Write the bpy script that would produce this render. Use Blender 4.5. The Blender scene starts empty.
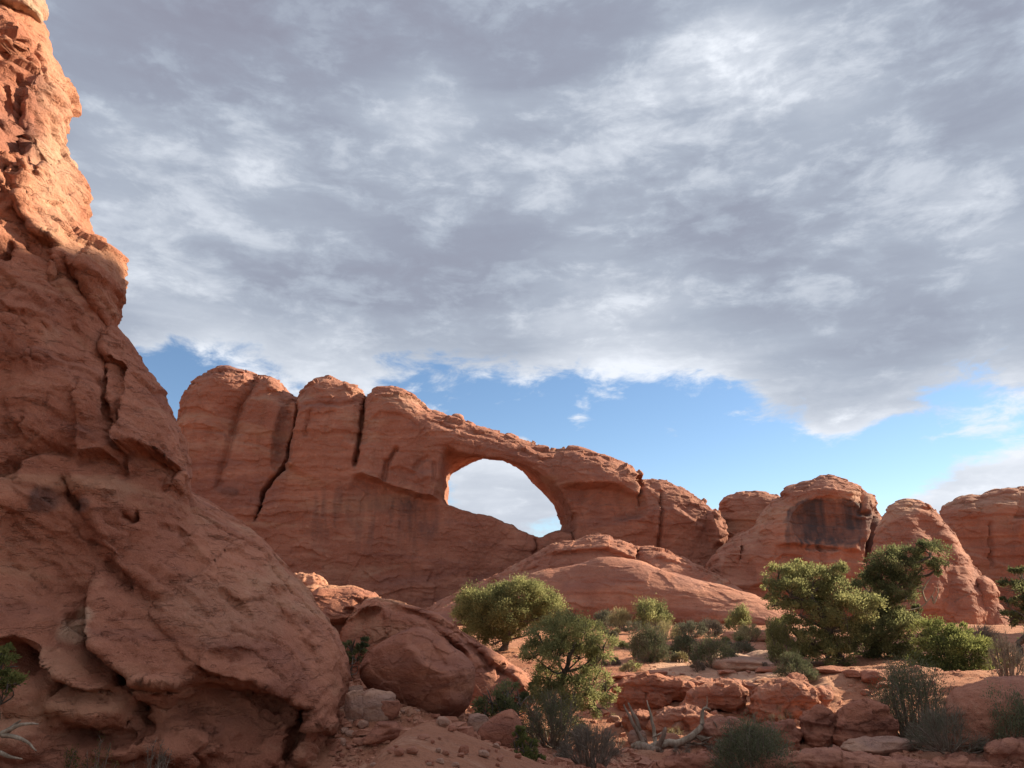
import bpy, math, random
import numpy as np

# ------------------------------------------------------------------ camera, sky, sun
S = bpy.context.scene
COL = S.collection
PITCH = math.radians(15.7)
FPX = 770.0
EYE = np.array([0.0, 0.0, 1.7])
cam = bpy.data.cameras.new('camera')
cam.sensor_fit = 'HORIZONTAL'; cam.sensor_width = 36.0; cam.lens = FPX / 1024 * 36.0
cam.clip_start = 0.1; cam.clip_end = 8000
camo = bpy.data.objects.new('camera', cam); COL.objects.link(camo)
camo.location = EYE; camo.rotation_euler = (math.pi / 2 + PITCH, 0, 0)
S.camera = camo

SUN_B = math.radians(24.0)       # sun stands to the right, a little behind the arch
SUN_E = math.radians(27.0)
SUNV = np.array([math.cos(SUN_B) * math.cos(SUN_E), math.sin(SUN_B) * math.cos(SUN_E), math.sin(SUN_E)])
sl = bpy.data.lights.new('sun', 'SUN'); sl.energy = 5.0; sl.angle = math.radians(0.5); sl.color = (1.0, 0.89, 0.66)
so = bpy.data.objects.new('sun', sl); COL.objects.link(so)
from mathutils import Vector
so.rotation_euler = Vector(tuple(SUNV)).to_track_quat('Z', 'Y').to_euler()
so.location = (60, 10, 60)

S.view_settings.view_transform = 'Standard'; S.view_settings.look = 'None'
S.view_settings.exposure = 1.25; S.view_settings.gamma = 1.0
S.view_settings.use_curve_mapping = False
S.cycles.max_bounces = 6; S.cycles.diffuse_bounces = 4; S.cycles.transmission_bounces = 3
S.cycles.use_denoising = True

def pxdir(px, py):
    a = (px - 512.0) / FPX; b = (384.0 - py) / FPX
    return np.array([a, math.cos(PITCH) - b * math.sin(PITCH), math.sin(PITCH) + b * math.cos(PITCH)])

class NT:
    """small helper to write node trees"""
    def __init__(s, tree): s.t = tree; tree.nodes.clear()
    def n(s, typ, ins=None, **kw):
        nd = s.t.nodes.new(typ)
        for k, v in kw.items(): setattr(nd, k, v)
        for k, v in (ins or {}).items():
            sock = nd.inputs[k]
            if isinstance(v, bpy.types.NodeSocket): s.t.links.new(v, sock)
            else: sock.default_value = v
        return nd
    def m(s, op, a, b=None, c=None, clamp=False):
        ins = {0: a}
        if b is not None: ins[1] = b
        if c is not None: ins[2] = c
        nd = s.n('ShaderNodeMath', ins, operation=op); nd.use_clamp = clamp
        return nd.outputs[0]
    def mix(s, f, a, b, blend='MIX'):
        nd = s.n('ShaderNodeMix', data_type='RGBA', blend_type=blend)
        for sock, v in ((nd.inputs[0], f), (nd.inputs[6], a), (nd.inputs[7], b)):
            if isinstance(v, bpy.types.NodeSocket): s.t.links.new(v, sock)
            else: sock.default_value = v if not isinstance(v, tuple) or len(v) == 4 else (*v, 1)
        return nd.outputs[2]
    def ramp(s, f, a, b, lo=0.0, hi=1.0, smooth=True):
        nd = s.n('ShaderNodeMapRange', {0: f, 1: a, 2: b, 3: lo, 4: hi}, interpolation_type='SMOOTHSTEP' if smooth else 'LINEAR')
        return nd.outputs[0]
    def noise(s, vec, scale, detail=4, rough=0.55, dist=0.0, ntype='FBM'):
        nd = s.n('ShaderNodeTexNoise', {'Vector': vec, 'Scale': scale, 'Detail': detail, 'Roughness': rough, 'Distortion': dist})
        return nd
    def scale(s, vec, sc, loc=(0, 0, 0), rot=(0, 0, 0)):
        return s.n('ShaderNodeMapping', {0: vec, 1: loc, 2: rot, 3: sc}).outputs[0]

W = bpy.data.worlds.new('World'); S.world = W; W.use_nodes = True
def build_sky():
    T = NT(W.node_tree)
    sky = T.n('ShaderNodeTexSky', sky_type='NISHITA', sun_disc=False)
    sky.sun_elevation = SUN_E; sky.sun_rotation = math.pi / 2 - SUN_B
    sky.altitude = 1500; sky.air_density = 1.0; sky.dust_density = 0.3; sky.ozone_density = 1.5
    co = T.n('ShaderNodeTexCoord').outputs['Generated']
    d = T.n('ShaderNodeVectorMath', {0: co}, operation='NORMALIZE').outputs[0]
    sep = T.n('ShaderNodeSeparateXYZ', {0: d})
    z = T.m('ADD', T.m('MAXIMUM', sep.outputs[2], 0.0), 0.10)
    u = T.m('DIVIDE', sep.outputs[0], z); v = T.m('DIVIDE', sep.outputs[1], z)
    P = T.n('ShaderNodeCombineXYZ', {0: u, 1: v, 2: 0.37}).outputs[0]
    n1 = T.noise(T.scale(P, (1.0, 0.85, 1)), 1.25, 7, 0.54, 0.2)
    Q = T.scale(d, (1.0, 1.0, 2.3))
    n2 = T.noise(Q, 5.5, 9, 0.60, 0.25)
    n4 = T.noise(T.scale(Q, (1, 1, 1), loc=(8.1, 1.7, 0)), 14.0, 9, 0.62, 0.3)
    n5 = T.noise(T.scale(d, (1.0, 1.0, 5.0), loc=(2.3, 5.1, 0.4)), 2.6, 7, 0.56, 0.2)
    n3 = T.noise(T.scale(P, (1, 1, 1), loc=(13.1, 2.7, 0)), 0.42, 3, 0.5, 0.2)
    f1 = T.m('SUBTRACT', n1.outputs[0], 0.5); f2 = T.m('SUBTRACT', n2.outputs[0], 0.5); f3 = T.m('SUBTRACT', n3.outputs[0], 0.5)
    # broad light and dark cloud masses, each a soft lobe round one direction of the sky
    def lobes(lst):
        acc = None
        for (px, py, rad, amp) in lst:
            c = pxdir(px, py); c = c / np.linalg.norm(c)
            dt = T.n('ShaderNodeVectorMath', {0: d, 1: tuple(c)}, operation='DOT_PRODUCT').outputs['Value']
            k = 1.0 / (1 - math.cos(rad / FPX))
            e = T.m('EXPONENT', T.m('MULTIPLY', T.m('SUBTRACT', dt, 1.0), k))
            acc = T.m('MULTIPLY', e, amp) if acc is None else T.m('MULTIPLY_ADD', e, amp, acc)
        return acc
    light = lobes([(110, 125, 60, .26), (250, 150, 80, .22), (420, 115, 65, .32), (270, 165, 40, .10), (540, 140, 60, .14), (130, 240, 60, .10),
                   (745, 55, 50, .30), (850, 95, 50, .14), (500, 495, 50, .42), (1000, 470, 55, .34), (580, 420, 25, .22), (840, 424, 26, .25), (420, 375, 60, .12), (720, 380, 60, .10), (950, 140, 60, .04), (700, 30, 50, .08), (620, 100, 60, .12), (790, 190, 40, .14), (1000, 200, 60, .08), (650, 130, 60, .12),
                   (170, 320, 70, .24), (300, 350, 80, .22), (620, 350, 80, .20), (840, 390, 80, .18), (540, 330, 60, .10), (680, 290, 40, .10), (1000, 270, 60, .08), (1000, 400, 70, .14), (600, 280, 40, .06),
                   (250, 30, 130, -.26), (90, 40, 90, -.16), (400, 50, 80, -.10), (560, 40, 120, -.20), (480, 235, 100, -.14), (690, 225, 90, -.14), (330, 245, 90, -.10),
                   (880, 330, 100, -.16), (780, 260, 60, -.08), (960, 30, 80, -.06), (200, 215, 70, -.08)])
    cover = lobes([(230, 415, 70, -.44), (480, 412, 60, -.40), (570, 415, 60, -.34), (640, 440, 70, -.42), (730, 460, 80, -.52), (850, 450, 55, -.42), (330, 395, 60, -.22), (240, 372, 40, -.16),
                   (930, 460, 50, -.16), (410, 398, 60, -.30), (150, 385, 40, -.40), (960, 430, 60, -.34), (1010, 425, 40, -.22), (640, 395, 40, -.14), (200, 368, 36, -.24), (500, 495, 55, .60), (1000, 472, 50, .50), (900, 412, 40, .18), (582, 422, 22, .42), (675, 438, 26, .40), (840, 424, 28, .60), (790, 405, 30, .16), (940, 490, 40, .36), (450, 398, 24, .20)])
    elev = sep.outputs[2]
    cov = T.m('ADD', T.ramp(elev, 0.10, 0.34, 0.42, 0.95), cover)
    cov = T.m('ADD', cov, T.m('MULTIPLY', f1, 0.65)); cov = T.m('ADD', cov, T.m('MULTIPLY', f2, 0.65)); cov = T.m('ADD', cov, T.m('MULTIPLY', T.m('SUBTRACT', n4.outputs[0], .5), 1.0))
    mask = T.ramp(cov, 0.37, 0.64)
    thick = T.m('ADD', 0.48, light)
    thick = T.m('ADD', thick, T.m('MULTIPLY', f1, 0.20)); thick = T.m('ADD', thick, T.m('MULTIPLY', T.m('SUBTRACT', n5.outputs[0], .5), 0.75)); thick = T.m('ADD', thick, T.m('MULTIPLY', f2, 0.50)); thick = T.m('ADD', thick, T.m('MULTIPLY', T.m('SUBTRACT', n4.outputs[0], .5), 0.40)); thick = T.m('ADD', thick, T.m('MULTIPLY', f3, 0.12))
    # billows: a lit upper face ending in a fairly sharp edge, at two sizes
    b1 = T.ramp(T.m('ADD', n2.outputs[0], T.m('MULTIPLY', T.m('SUBTRACT', n4.outputs[0], .5), .35)), .45, .66, -.04, .07)
    b2 = T.ramp(T.m('ADD', n4.outputs[0], T.m('MULTIPLY', f2, .3)), .46, .68, -.03, .05)
    thick = T.m('ADD', thick, T.m('ADD', b1, b2))
    # thin rims of a cloud let more light through
    rim = T.ramp(cov, 0.38, 0.95, 0.30, 0.0)
    thick = T.m('ADD', thick, rim)
    cr = T.n('ShaderNodeValToRGB', {0: thick})
    els = cr.color_ramp.elements
    els[0].position = 0.05; els[0].color = (0.270, 0.280, 0.355, 1)
    els[1].position = 1.0; els[1].color = (0.84, 0.88, 0.95, 1)
    for p, c in ((0.32, (0.315, 0.347, 0.432)), (0.52, (0.400, 0.447, 0.535)), (0.76, (0.585, 0.63, 0.71))):
        e = els.new(p); e.color = (*c, 1)
    # added gain on the unseen sky towards sun, overhead and behind sets fill light
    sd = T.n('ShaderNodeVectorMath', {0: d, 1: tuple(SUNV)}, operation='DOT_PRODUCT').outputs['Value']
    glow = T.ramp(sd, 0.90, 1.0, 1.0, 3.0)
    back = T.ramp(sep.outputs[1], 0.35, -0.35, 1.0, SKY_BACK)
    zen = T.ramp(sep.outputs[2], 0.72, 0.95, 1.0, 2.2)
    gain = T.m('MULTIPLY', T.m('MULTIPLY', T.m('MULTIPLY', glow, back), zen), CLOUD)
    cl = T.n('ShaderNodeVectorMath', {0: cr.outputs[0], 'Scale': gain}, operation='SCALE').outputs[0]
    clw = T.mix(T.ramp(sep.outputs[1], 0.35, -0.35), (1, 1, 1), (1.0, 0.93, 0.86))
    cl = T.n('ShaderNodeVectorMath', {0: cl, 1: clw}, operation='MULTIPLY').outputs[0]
    hs = T.n('ShaderNodeHueSaturation', {'Color': sky.outputs[0], 'Saturation': 1.06})
    skyc = T.n('ShaderNodeVectorMath', {0: hs.outputs[0], 'Scale': SKY_STRENGTH}, operation='SCALE').outputs[0]
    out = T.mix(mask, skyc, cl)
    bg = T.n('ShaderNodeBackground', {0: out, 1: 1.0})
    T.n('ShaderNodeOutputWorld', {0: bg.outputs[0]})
SKY_STRENGTH = 0.064
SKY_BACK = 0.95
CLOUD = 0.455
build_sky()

# ------------------------------------------------------------------ numeric helpers
rng = np.random.default_rng(7)
PERM = np.random.default_rng(11).permutation(256).astype(np.int32)
GRAD = np.random.default_rng(12).normal(size=(256, 3)).astype(np.float32)
GRAD /= np.linalg.norm(GRAD, axis=1)[:, None]

def pnoise(p):
    p = np.asarray(p, np.float32)
    i = np.floor(p).astype(np.int32); f = p - i
    u = f * f * f * (f * (f * 6 - 15) + 10)
    out = 0
    for dx in (0, 1):
        wx = u[:, 0] if dx else 1 - u[:, 0]
        hx = PERM[(i[:, 0] + dx) & 255]
        for dy in (0, 1):
            wy = wx * (u[:, 1] if dy else 1 - u[:, 1])
            hy = PERM[(hx + i[:, 1] + dy) & 255]
            for dz in (0, 1):
                h = PERM[(hy + i[:, 2] + dz) & 255]
                g = GRAD[h]
                dt = g[:, 0] * (f[:, 0] - dx) + g[:, 1] * (f[:, 1] - dy) + g[:, 2] * (f[:, 2] - dz)
                out = out + wy * (u[:, 2] if dz else 1 - u[:, 2]) * dt
    return out * 1.6

def fbm(p, octv=4, gain=0.5, lac=2.03, ridged=False):
    p = np.asarray(p, np.float32); a = 1.0; s = 0; t = 0
    for k in range(octv):
        n = pnoise(p + 17.3 * k)
        if ridged: n = 1 - 2 * np.abs(n)
        s = s + a * n; t += a; a *= gain; p = p * lac
    return s / t

def worley(p):
    """nearest feature point: distance, second distance, offset from it and a random number per cell"""
    p = np.asarray(p, np.float32); i = np.floor(p).astype(np.int32)
    d1 = np.full(len(p), 9e9, np.float32); d2 = d1.copy(); off = np.zeros((len(p), 3), np.float32); rid = np.zeros(len(p), np.int32)
    for dx in (-1, 0, 1):
        for dy in (-1, 0, 1):
            for dz in (-1, 0, 1):
                c = i + np.array([dx, dy, dz])
                h = PERM[(PERM[(PERM[c[:, 0] & 255] + c[:, 1]) & 255] + c[:, 2]) & 255]
                q = p - (c + 0.5 + 0.45 * GRAD[h])
                d = np.einsum('ij,ij->i', q, q)
                near = d < d1
                d2 = np.where(near, d1, np.minimum(d2, d))
                d1 = np.where(near, d, d1); off[near] = q[near]; rid = np.where(near, h, rid)
    return np.sqrt(d1), np.sqrt(d2), off, rid

def facets(p, size, slope=0.5, step=0.25):
    d1, d2, off, rid = worley(np.asarray(p) / size)
    g = GRAD[(rid * 7 + 3) & 255]
    return ((off * g).sum(1) * slope + GRAD[(rid + 91) & 255, 0] * step) * size, (d2 - d1)

def sstep(a, b, x):
    t = np.clip((x - a) / (b - a), 0, 1); return t * t * (3 - 2 * t)

CP, SP = math.cos(PITCH), math.sin(PITCH)
def project(p):
    q = np.asarray(p) - EYE
    f = q[:, 1] * CP + q[:, 2] * SP; u = -q[:, 1] * SP + q[:, 2] * CP
    f = np.maximum(f, 0.1)
    return 512 + FPX * q[:, 0] / f, 384 - FPX * u / f

def at(px, py, Y):
    d = pxdir(px, py); return EYE + d * (Y / d[1])

def on_plane(pts, pl):
    """photo outline -> points (x, z) on the upright or leaning plane Y = y0 + k*z + m*x"""
    y0, k, m = pl; out = []
    for px, py in pts:
        d = pxdir(px, py); t = (y0 + k * EYE[2]) / (d[1] - k * d[2] - m * d[0])
        q = EYE + t * d; out.append((q[0], q[2]))
    return np.array(out)

def seg_dist(P, A, B):
    ab = B - A; L = max((ab ** 2).sum(), 1e-9)
    t = np.clip(((P - A) @ ab) / L, 0, 1)
    q = P - (A + t[:, None] * ab)
    return (q ** 2).sum(1), t, ab[0] * (P[:, 1] - A[1]) - ab[1] * (P[:, 0] - A[0])

def poly_sdf(P, V):
    d = np.full(len(P), 1e18); ins = np.zeros(len(P), bool)
    for k in range(len(V)):
        A, B = V[k], V[(k + 1) % len(V)]
        dd, _, _ = seg_dist(P, A, B); d = np.minimum(d, dd)
        c = (A[1] > P[:, 1]) != (B[1] > P[:, 1])
        if c.any():
            xx = (B[0] - A[0]) * (P[:, 1] - A[1]) / ((B[1] - A[1]) or 1e-9) + A[0]
            ins ^= c & (P[:, 0] < xx)
    d = np.sqrt(d); return np.where(ins, -d, d)

# ------------------------------------------------------------------ relief: features of a rock face traced in the photo
class Relief:
    def __init__(s, x0, y0, x1, y1, res=1.0, wob=3.0):
        s.x0, s.y0, s.res = x0, y0, res
        s.nx = int((x1 - x0) / res) + 1; s.ny = int((y1 - y0) / res) + 1
        X, Y = np.meshgrid(x0 + np.arange(s.nx) * res, y0 + np.arange(s.ny) * res)
        s.P = np.stack([X.ravel(), Y.ravel()], 1).astype(np.float64)
        s.h = np.zeros(len(s.P))
        # a slight wobble so that traced lines are not smooth curves
        q = np.concatenate([s.P, np.zeros((len(s.P), 1))], 1)
        s.Pw = s.P + np.stack([fbm(q / 14, 3), fbm(q / 14 + 50, 3)], 1) * wob
    def _line(s, pts):
        V = np.array(pts, float); n = len(V) - 1
        best = np.full(len(s.P), 1e18); arc = np.zeros(len(s.P)); side = np.zeros(len(s.P))
        for k in range(n):
            dd, t, cr = seg_dist(s.Pw, V[k], V[k + 1]); b = dd < best
            best = np.where(b, dd, best); arc = np.where(b, (k + t) / n, arc); side = np.where(b, np.sign(cr), side)
        w = sstep(0, .12, arc) * sstep(1, .88, arc)
        return np.sqrt(best), side, w
    def lip(s, pts, h, fade, soft=2.0, under=0.0, ufade=25.0):
        """the side on the LEFT of the traced line (seen in the photo) stands proud of the other side"""
        d, side, w = s._line(pts); sd = -d * side
        up = h * np.exp(-np.maximum(sd, 0) / fade) * sstep(-soft, soft, sd)
        dn = -under * np.exp(-np.maximum(-sd, 0) / ufade) * sstep(soft, -soft, sd)
        s.h += (up + dn) * w; return s
    def crack(s, pts, depth, width):
        d, _, w = s._line(pts); s.h -= depth * np.exp(-(d / width) ** 2) * w; return s
    def ridge(s, pts, h, width):
        d, _, w = s._line(pts); s.h += h * np.exp(-d / width) * w; return s
    def bulge(s, cx, cy, rx, ry, h, p=1.0, rot=0.0):
        a = math.radians(rot); q = s.Pw - (cx, cy)
        u = (q[:, 0] * math.cos(a) + q[:, 1] * math.sin(a)) / rx; v = (-q[:, 0] * math.sin(a) + q[:, 1] * math.cos(a)) / ry
        s.h += h * np.maximum(0, 1 - u * u - v * v) ** p; return s
    def sample(s, px, py, arr=None):
        a = (s.h if arr is None else arr).reshape(s.ny, s.nx)
        fx = np.clip((px - s.x0) / s.res, 0, s.nx - 1.001); fy = np.clip((py - s.y0) / s.res, 0, s.ny - 1.001)
        i = fx.astype(int); j = fy.astype(int); fx -= i; fy -= j
        return (a[j, i] * (1 - fx) + a[j, i + 1] * fx) * (1 - fy) + (a[j + 1, i] * (1 - fx) + a[j + 1, i + 1] * fx) * fy

# ------------------------------------------------------------------ mesh helpers
def surface_nets(F, o, h):
    nx, ny, nz = F.shape; ins = F < 0
    cnt = np.zeros((nx - 1, ny - 1, nz - 1), np.float32); acc = np.zeros((nx - 1, ny - 1, nz - 1, 3), np.float32)
    C = [(a, b, c) for a in (0, 1) for b in (0, 1) for c in (0, 1)]
    def cut(A, c): return A[c[0]:nx - 1 + c[0], c[1]:ny - 1 + c[1], c[2]:nz - 1 + c[2]]
    for c in C:
        for ax in range(3):
            if c[ax]: continue
            e = list(c); e[ax] = 1
            fa, fb = cut(F, c), cut(F, e); m = (fa < 0) != (fb < 0)
            t = np.where(m, fa / np.where(m, fa - fb, 1), 0)
            for k in range(3):
                acc[..., k] += np.where(m, c[k] + (t if k == ax else 0), 0)
            cnt += m
    act = cnt > 0; idx = np.full(act.shape, -1, np.int64); idx[act] = np.arange(act.sum())
    ijk = np.argwhere(act)
    V = (ijk + acc[act] / cnt[act][:, None]) * h + o
    quads = []
    for ax in range(3):
        b, c = [(1, 2), (2, 0), (0, 1)][ax]
        s0 = [slice(1, -1)] * 3; s0[ax] = slice(0, -1); s1 = [slice(1, -1)] * 3; s1[ax] = slice(1, None)
        A, B = ins[tuple(s0)], ins[tuple(s1)]; m = np.argwhere(A != B)
        flip = A[tuple(m.T)]
        base = m.copy(); base[:, b] += 1; base[:, c] += 1
        def cell(db, dc):
            q = base.copy(); q[:, b] += db; q[:, c] += dc; return idx[tuple(q.T)]
        q = np.stack([cell(-1, -1), cell(0, -1), cell(0, 0), cell(-1, 0)], 1)
        q[~flip] = q[~flip][:, ::-1]; quads.append(q)
    return V, np.concatenate(quads)

def mk_mesh(name, V, F, smooth=True):
    me = bpy.data.meshes.new(name); V = np.ascontiguousarray(V, np.float32); F = np.asarray(F, np.int32)
    n, k = F.shape
    me.vertices.add(len(V)); me.vertices.foreach_set('co', V.ravel())
    me.loops.add(n * k); me.loops.foreach_set('vertex_index', F.ravel())
    me.polygons.add(n); me.polygons.foreach_set('loop_start', np.arange(0, n * k, k, dtype=np.int32))
    me.polygons.foreach_set('loop_total', np.full(n, k, np.int32))
    me.polygons.foreach_set('use_smooth', np.full(n, smooth, bool))
    me.update(); me.validate(); return me

def attr(me, name, vals):
    a = me.attributes.new(name, 'FLOAT', 'POINT'); a.data.foreach_set('value', np.ascontiguousarray(vals, np.float32))

def link(name, me, mat, loc=None, parent=None):
    """loc: world place of the object's origin (mesh coordinates are world coordinates)"""
    o = bpy.data.objects.new(name, me); COL.objects.link(o)
    if mat: me.materials.append(mat)
    if parent is not None: o.parent = parent; loc = parent.location
    if loc is not None and me is not None:
        n = len(me.vertices); v = np.empty(n * 3, np.float32); me.vertices.foreach_get('co', v)
        v = v.reshape(-1, 3) - np.array(loc, np.float32); me.vertices.foreach_set('co', v.ravel()); me.update()
        if parent is None: o.location = tuple(float(c) for c in loc)
    return o

def tag(o, label=None, cat=None, group=None, kind=None):
    if label: o['label'] = label
    if cat: o['category'] = cat
    if group: o['group'] = group
    if kind: o['kind'] = kind
    return o

def empty(name, loc, label, cat, group=None):
    o = bpy.data.objects.new(name, None); COL.objects.link(o); o.location = tuple(float(c) for c in loc)
    return tag(o, label, cat, group)

def subdivide(me, levels):
    if levels <= 0: return me
    o = bpy.data.objects.new('tmp', me); COL.objects.link(o)
    md = o.modifiers.new('s', 'SUBSURF'); md.levels = levels; md.render_levels = levels
    dg = bpy.context.evaluated_depsgraph_get(); dg.update()
    new = bpy.data.meshes.new_from_object(o.evaluated_get(dg))
    bpy.data.objects.remove(o); bpy.data.meshes.remove(me); return new

def verts(me):
    v = np.empty(len(me.vertices) * 3, np.float32); me.vertices.foreach_get('co', v); return v.reshape(-1, 3)
def vnormals(me):
    v = np.empty(len(me.vertices) * 3, np.float32); me.vertex_normals.foreach_get('vector', v); return v.reshape(-1, 3)

# ------------------------------------------------------------------ materials
def rock_mat(name, base=(0.43, 0.195, 0.125), s=1.0, strata=0.5, streak=0.35, pale=0.25, bump=1.0, dip=0.1, bed=1.0, tone=.45, varnish=(0.075, 0.055, 0.055), paler=(0.55, 0.345, 0.235)):
    m = bpy.data.materials.new(name); m.use_nodes = True; T = NT(m.node_tree)
    co = T.n('ShaderNodeTexCoord').outputs['Object']
    n1 = T.noise(T.scale(co, (1 / s,) * 3), 0.35, 4, 0.6, 0.6)
    n2 = T.noise(T.scale(co, (0.22 / s, 0.22 / s, 2.2 / s)), 1.0, 5, 0.62, 0.25)
    n3 = T.noise(T.scale(co, (1.6 / s, 1.6 / s, 0.10 / s)), 1.0, 4, 0.6, 0.2)
    n4 = T.noise(T.scale(co, (1 / s,) * 3), 3.2, 8, 0.7, 0.3)
    n5 = T.noise(T.scale(co, (1 / s,) * 3), 24.0, 4, 0.7)
    B = Vector(base)
    c = T.mix(T.ramp(n1.outputs[0], .30, .70), tuple(Vector((B[0] * .68, B[1] * .62, B[2] * .64))), tuple(Vector((B[0] * 1.12, B[1] * 1.18, B[2] * 1.20))))
    c = T.mix(T.m('MULTIPLY', T.ramp(n2.outputs[0], .42, .66), strata), c, tuple(Vector((B[0] * .70, B[1] * .60, B[2] * .58))))
    c = T.mix(T.m('MULTIPLY', T.ramp(n2.outputs[0], .40, .28), strata * .8), c, tuple(Vector((B[0] * 1.25, B[1] * 1.42, B[2] * 1.5))))
    c = T.mix(T.m('MULTIPLY', T.ramp(n3.outputs[0], .50, .72), streak), c, tuple(B * 0.52))
    c = T.mix(T.m('MULTIPLY', T.ramp(n4.outputs[0], .56, .74), pale), c, paler)
    c = T.mix(T.m('MULTIPLY', T.ramp(n4.outputs[0], .44, .28), .35), c, tuple(B * 0.55))
    c = T.mix(T.m('MULTIPLY', T.ramp(n5.outputs[0], .35, .7), .45), c, tuple(B * 1.25))
    n6 = T.noise(T.scale(co, (.30 / s, .30 / s, 1.1 / s), loc=(7, 3, 1)), .55, 5, .6, .8)
    c = T.mix(T.m('MULTIPLY', T.ramp(n6.outputs[0], .53, .66), tone), c, tuple(Vector((B[0] * 1.18, B[1] * 1.62, B[2] * 1.65))))
    c = T.mix(T.m('MULTIPLY', T.ramp(n6.outputs[0], .46, .34), tone), c, tuple(Vector((B[0] * .58, B[1] * .62, B[2] * .80))))
    va = T.n('ShaderNodeAttribute', attribute_name='varnish').outputs['Fac']
    pa = T.n('ShaderNodeAttribute', attribute_name='pale').outputs['Fac']
    vv = T.m('MULTIPLY', va, T.ramp(T.noise(T.scale(co, (1.1 / s, 1.1 / s, .12 / s)), 1.0, 5, .65).outputs[0], .28, .62, .35, 1.0))
    c = T.mix(vv, c, varnish); c = T.mix(T.m('MULTIPLY', pa, T.ramp(n4.outputs[0], .3, .6, .5, 1)), c, paler)
    vor = T.n('ShaderNodeTexVoronoi', {'Vector': T.scale(co, (0.7 / s, 0.7 / s, 1.6 / s)), 'Scale': 3.0, 'Randomness': 1.0}, feature='F1', voronoi_dimensions='3D')
    b1 = T.m('MULTIPLY', n4.outputs[0], 0.22 * s)
    b2 = T.m('MULTIPLY', n5.outputs[0], 0.030 * s)
    b3 = T.m('MULTIPLY', n2.outputs[0], 0.16 * s * strata)
    pit = T.m('MULTIPLY', T.ramp(T.noise(T.scale(co, (1 / s, 1 / s, 1.7 / s)), 6.0, 3, .6).outputs[0], .30, .40), .03 * s)
    dash = T.noise(T.scale(co, (.9 / s, .9 / s, 4.2 / s), rot=(.5, -.6, .2)), 1.3, 4, .62, .5)
    dsh = T.m('MULTIPLY', T.ramp(dash.outputs[0], .585, .63), -.13 * s)
    # thin beds: sharp-lipped, broken up by patches where the face is whole
    wv = T.n('ShaderNodeTexWave', {'Vector': T.scale(co, (1 / s,) * 3, rot=(.1, dip, 0)), 'Scale': .55, 'Distortion': 5.0, 'Detail': 4.0, 'Detail Scale': 1.6, 'Detail Roughness': .62}, wave_type='BANDS', bands_direction='Z', wave_profile='SAW')
    wm = T.ramp(T.noise(T.scale(co, (.6 / s, .6 / s, 1.1 / s), loc=(4, 2, 9)), .9, 3, .55).outputs[0], .46, .60)
    wz = T.m('MULTIPLY', T.m('MULTIPLY', wv.outputs['Fac'], wm), .13 * s * bed)
    h = T.m('ADD', T.m('ADD', T.m('ADD', T.m('ADD', b1, b2), dsh), wz), T.m('ADD', b3, pit))
    h = T.m('ADD', h, T.m('MULTIPLY', vor.outputs['Distance'], 0.03 * s))
    bp = T.n('ShaderNodeBump', {'Strength': 0.75 * bump, 'Distance': 1.0, 'Height': h})
    p = T.n('ShaderNodeBsdfPrincipled', {'Base Color': c, 'Roughness': 0.93, 'Specular IOR Level': 0.15, 'Normal': bp.outputs[0]})
    T.n('ShaderNodeOutputMaterial', {0: p.outputs[0]})
    return m

def soil_mat():
    m = bpy.data.materials.new('red_soil'); m.use_nodes = True; T = NT(m.node_tree)
    co = T.n('ShaderNodeTexCoord').outputs['Object']
    n1 = T.noise(co, 0.22, 5, .6, .5); n2 = T.noise(co, 1.6, 6, .65, .3); n3 = T.noise(co, 14, 5, .7); n4 = T.noise(co, 60, 3, .7)
    c = T.mix(T.ramp(n1.outputs[0], .35, .65), (.31, .125, .072), (.40, .180, .108))
    c = T.mix(T.m('MULTIPLY', T.ramp(n2.outputs[0], .52, .7), .45), c, (.52, .31, .21))
    c = T.mix(T.m('MULTIPLY', T.ramp(n3.outputs[0], .50, .34), .55), c, (.20, .088, .055))
    c = T.mix(T.m('MULTIPLY', T.ramp(n4.outputs[0], .6, .72), .5), c, (.55, .36, .27))
    pa = T.n('ShaderNodeAttribute', attribute_name='pale').outputs['Fac']
    c = T.mix(T.m('MULTIPLY', pa, T.ramp(n2.outputs[0], .3, .55, .55, 1)), c, (.47, .27, .185))
    h = T.m('ADD', T.m('MULTIPLY', n3.outputs[0], .07), T.m('ADD', T.m('MULTIPLY', n4.outputs[0], .02), T.m('MULTIPLY', n2.outputs[0], .2)))
    bp = T.n('ShaderNodeBump', {'Strength': .8, 'Distance': 1.0, 'Height': h})
    p = T.n('ShaderNodeBsdfPrincipled', {'Base Color': c, 'Roughness': .95, 'Specular IOR Level': .1, 'Normal': bp.outputs[0]})
    T.n('ShaderNodeOutputMaterial', {0: p.outputs[0]}); return m

def leaf_mat(name, dark, light, transl=0.5):
    m = bpy.data.materials.new(name); m.use_nodes = True; T = NT(m.node_tree)
    t = T.n('ShaderNodeAttribute', attribute_name='tint').outputs['Fac']
    c = T.mix(t, dark, light)
    d = T.n('ShaderNodeBsdfDiffuse', {0: c, 1: .6}); tr = T.n('ShaderNodeBsdfTranslucent', {0: c})
    mx = T.n('ShaderNodeMixShader', {0: transl, 1: d.outputs[0], 2: tr.outputs[0]})
    T.n('ShaderNodeOutputMaterial', {0: mx.outputs[0]}); return m

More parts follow.
